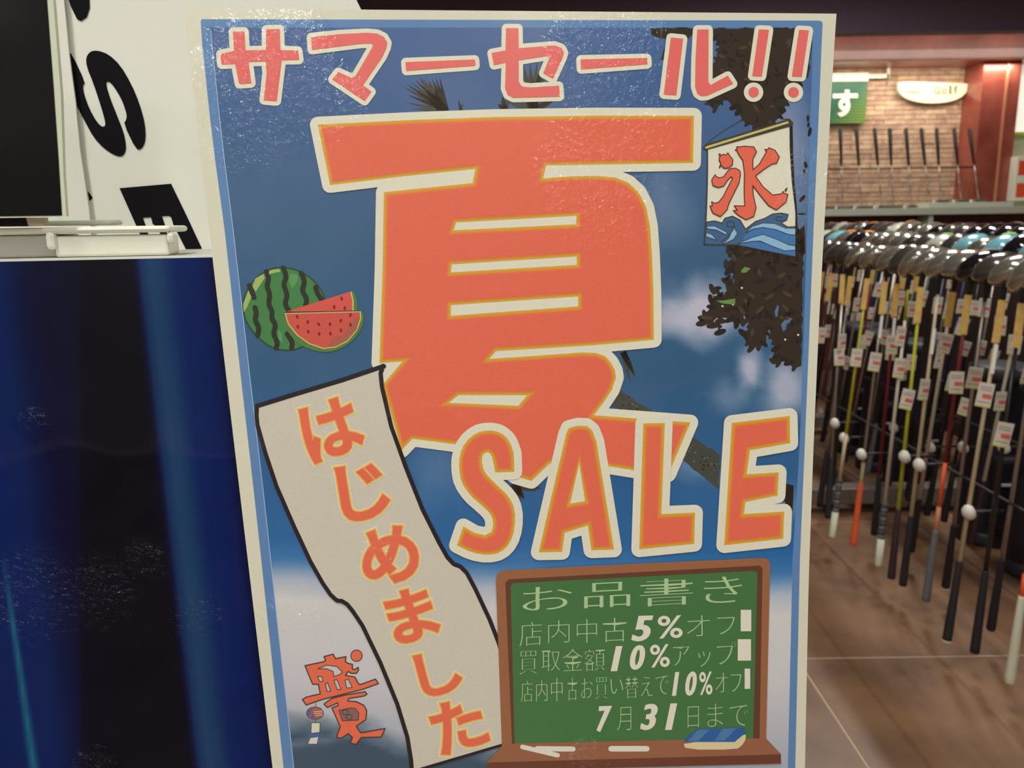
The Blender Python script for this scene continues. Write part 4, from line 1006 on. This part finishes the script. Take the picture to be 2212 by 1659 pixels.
for (bx, by), tx, segs, gr, hd, stk, yt, tg, lab, cap in F:
    B = onz(bx, by, .085 if by > 1158 else .11); T_ = Vector((ROWS[0][0], TY[lab], RZ[0]))
    club(B, T_, segs, gr, hd, stk, yt, tg, lab, cap=cap, strip=(nclub % 3 == 1))
rnd = random.Random(11)
shl = ['steel', 'black', 'black', 'black', 'steel', 'red', 'blue', 'white', 'black']
ordw = ['second', 'third']
ORD = 'first second third fourth fifth sixth seventh eighth ninth tenth eleventh twelfth thirteenth fourteenth fifteenth sixteenth seventeenth eighteenth nineteenth twentieth twenty-first twenty-second twenty-third'.split()
words = {'steel': 'steel', 'black': 'black', 'white': 'white', 'red': 'dark red', 'blue': 'navy', 'yellow': 'yellow'}
hw = {'silver': 'silver', 'black': 'glossy black', 'dark': 'dark grey', 'ivory': 'pale', 'aqua': 'aqua blue'}
heads2 = ['dark', 'silver', 'dark', 'silver', 'silver', 'dark', 'black', 'ivory', 'silver', 'aqua', 'silver', 'black']
for row_, ya, yb_, stp in ((1, 2.98, 5.2, .115), (2, 3.66, 6.2, .125)):
    y = ya; i = 0
    while y < yb_:
        xr = ROWS[row_][0]
        T_ = Vector((xr, y, RZ[row_])); B = Vector((xr - .08 + rnd.uniform(-.03, .03), y + .04 + rnd.uniform(-.04, .04), .10 + rnd.uniform(0, .03)))
        sc = rnd.choice(shl); hd = heads2[(i * 5 + row_) % len(heads2)] if row_ == 1 else ['black', 'silver', 'dark', 'silver', 'ivory', 'dark', 'dark'][i % 7]
        if row_ == 2 and y < 4.2: hd = 'black'
        if row_ == 1 and i in (0, 2): hd = 'aqua'
        stk = rnd.choice([None, None, 'orange', 'orange', 'lime' if row_ == 1 else None, 'blue' if y < 3.3 else None])
        lab = '%s golf club from the right in the %s row, %s head, %s shaft' % (ORD[i], ordw[row_ - 1], hw[hd], words[sc])
        club(B, T_, [(0, 1, sc)], rnd.choice(['black', 'black', 'black', 'grey', 'dred']), hd, stk, rnd.random() < .22, (rnd.uniform(.15, .3), rnd.uniform(.4, .6)) if rnd.random() < .5 else (rnd.uniform(.2, .5),), lab,
             'golf clubs in the %s row' % ordw[row_ - 1])
        y += stp; i += 1
# far end of the front row, hidden partly by the poster
y = prev + .11; q_ = 0
while q_ < 4:
    club((1.40, y + .05, .1), (1.50, y, 1.22), [(0, 1, 'black')], 'black', 'dark', None, True, (.3,), '%s golf club from the far end of the front row, beside the poster edge' % ['fourth', 'third', 'second', 'last'][q_]); y += .115; q_ += 1
# golf bags
M_bag = cm('black_bag', (24, 23, 32), .45); M_bag2 = cm('bag_trim', (34, 33, 42), .5)
def bag(p, lab, k=1):
    r = empty('golf_bag', p, lab, 'golf bag', 'black golf bags'); b = MB()
    b.lathe([(.105, 0), (.115, .02), (.11, .2), (.105, .5), (.115, .72), (.12, .76)], M_bag, 20); b.build('bag_body', r)
    MB().lathe([(.123, .74), (.128, .75), (.128, .79), (.11, .80)], M_bag2, 20).build('top_cuff', r)
    MB().lathe([(.12, 0), (.122, .01), (.122, .05), (.116, .06)], M_bag2, 20).build('foot_ring', r)
    MB().box((-.07, -.16, .1), (.07, -.09, .42), M_bag, bev=.02).build('pocket', r)
    MB().box((-.05, -.165, .3), (.05, -.158, .31), M_cap).build('zip', r)
for yb, o_ in ((3.02, 'first'), (3.38, 'second'), (4.08, 'third'), (4.44, 'fourth'), (4.8, 'fifth')):
    bag((2.12, yb, 0), '%s black golf bag from the right, standing behind the hanging clubs' % o_)
bpy.data.objects.remove(_to); bpy.data.curves.remove(_tc)
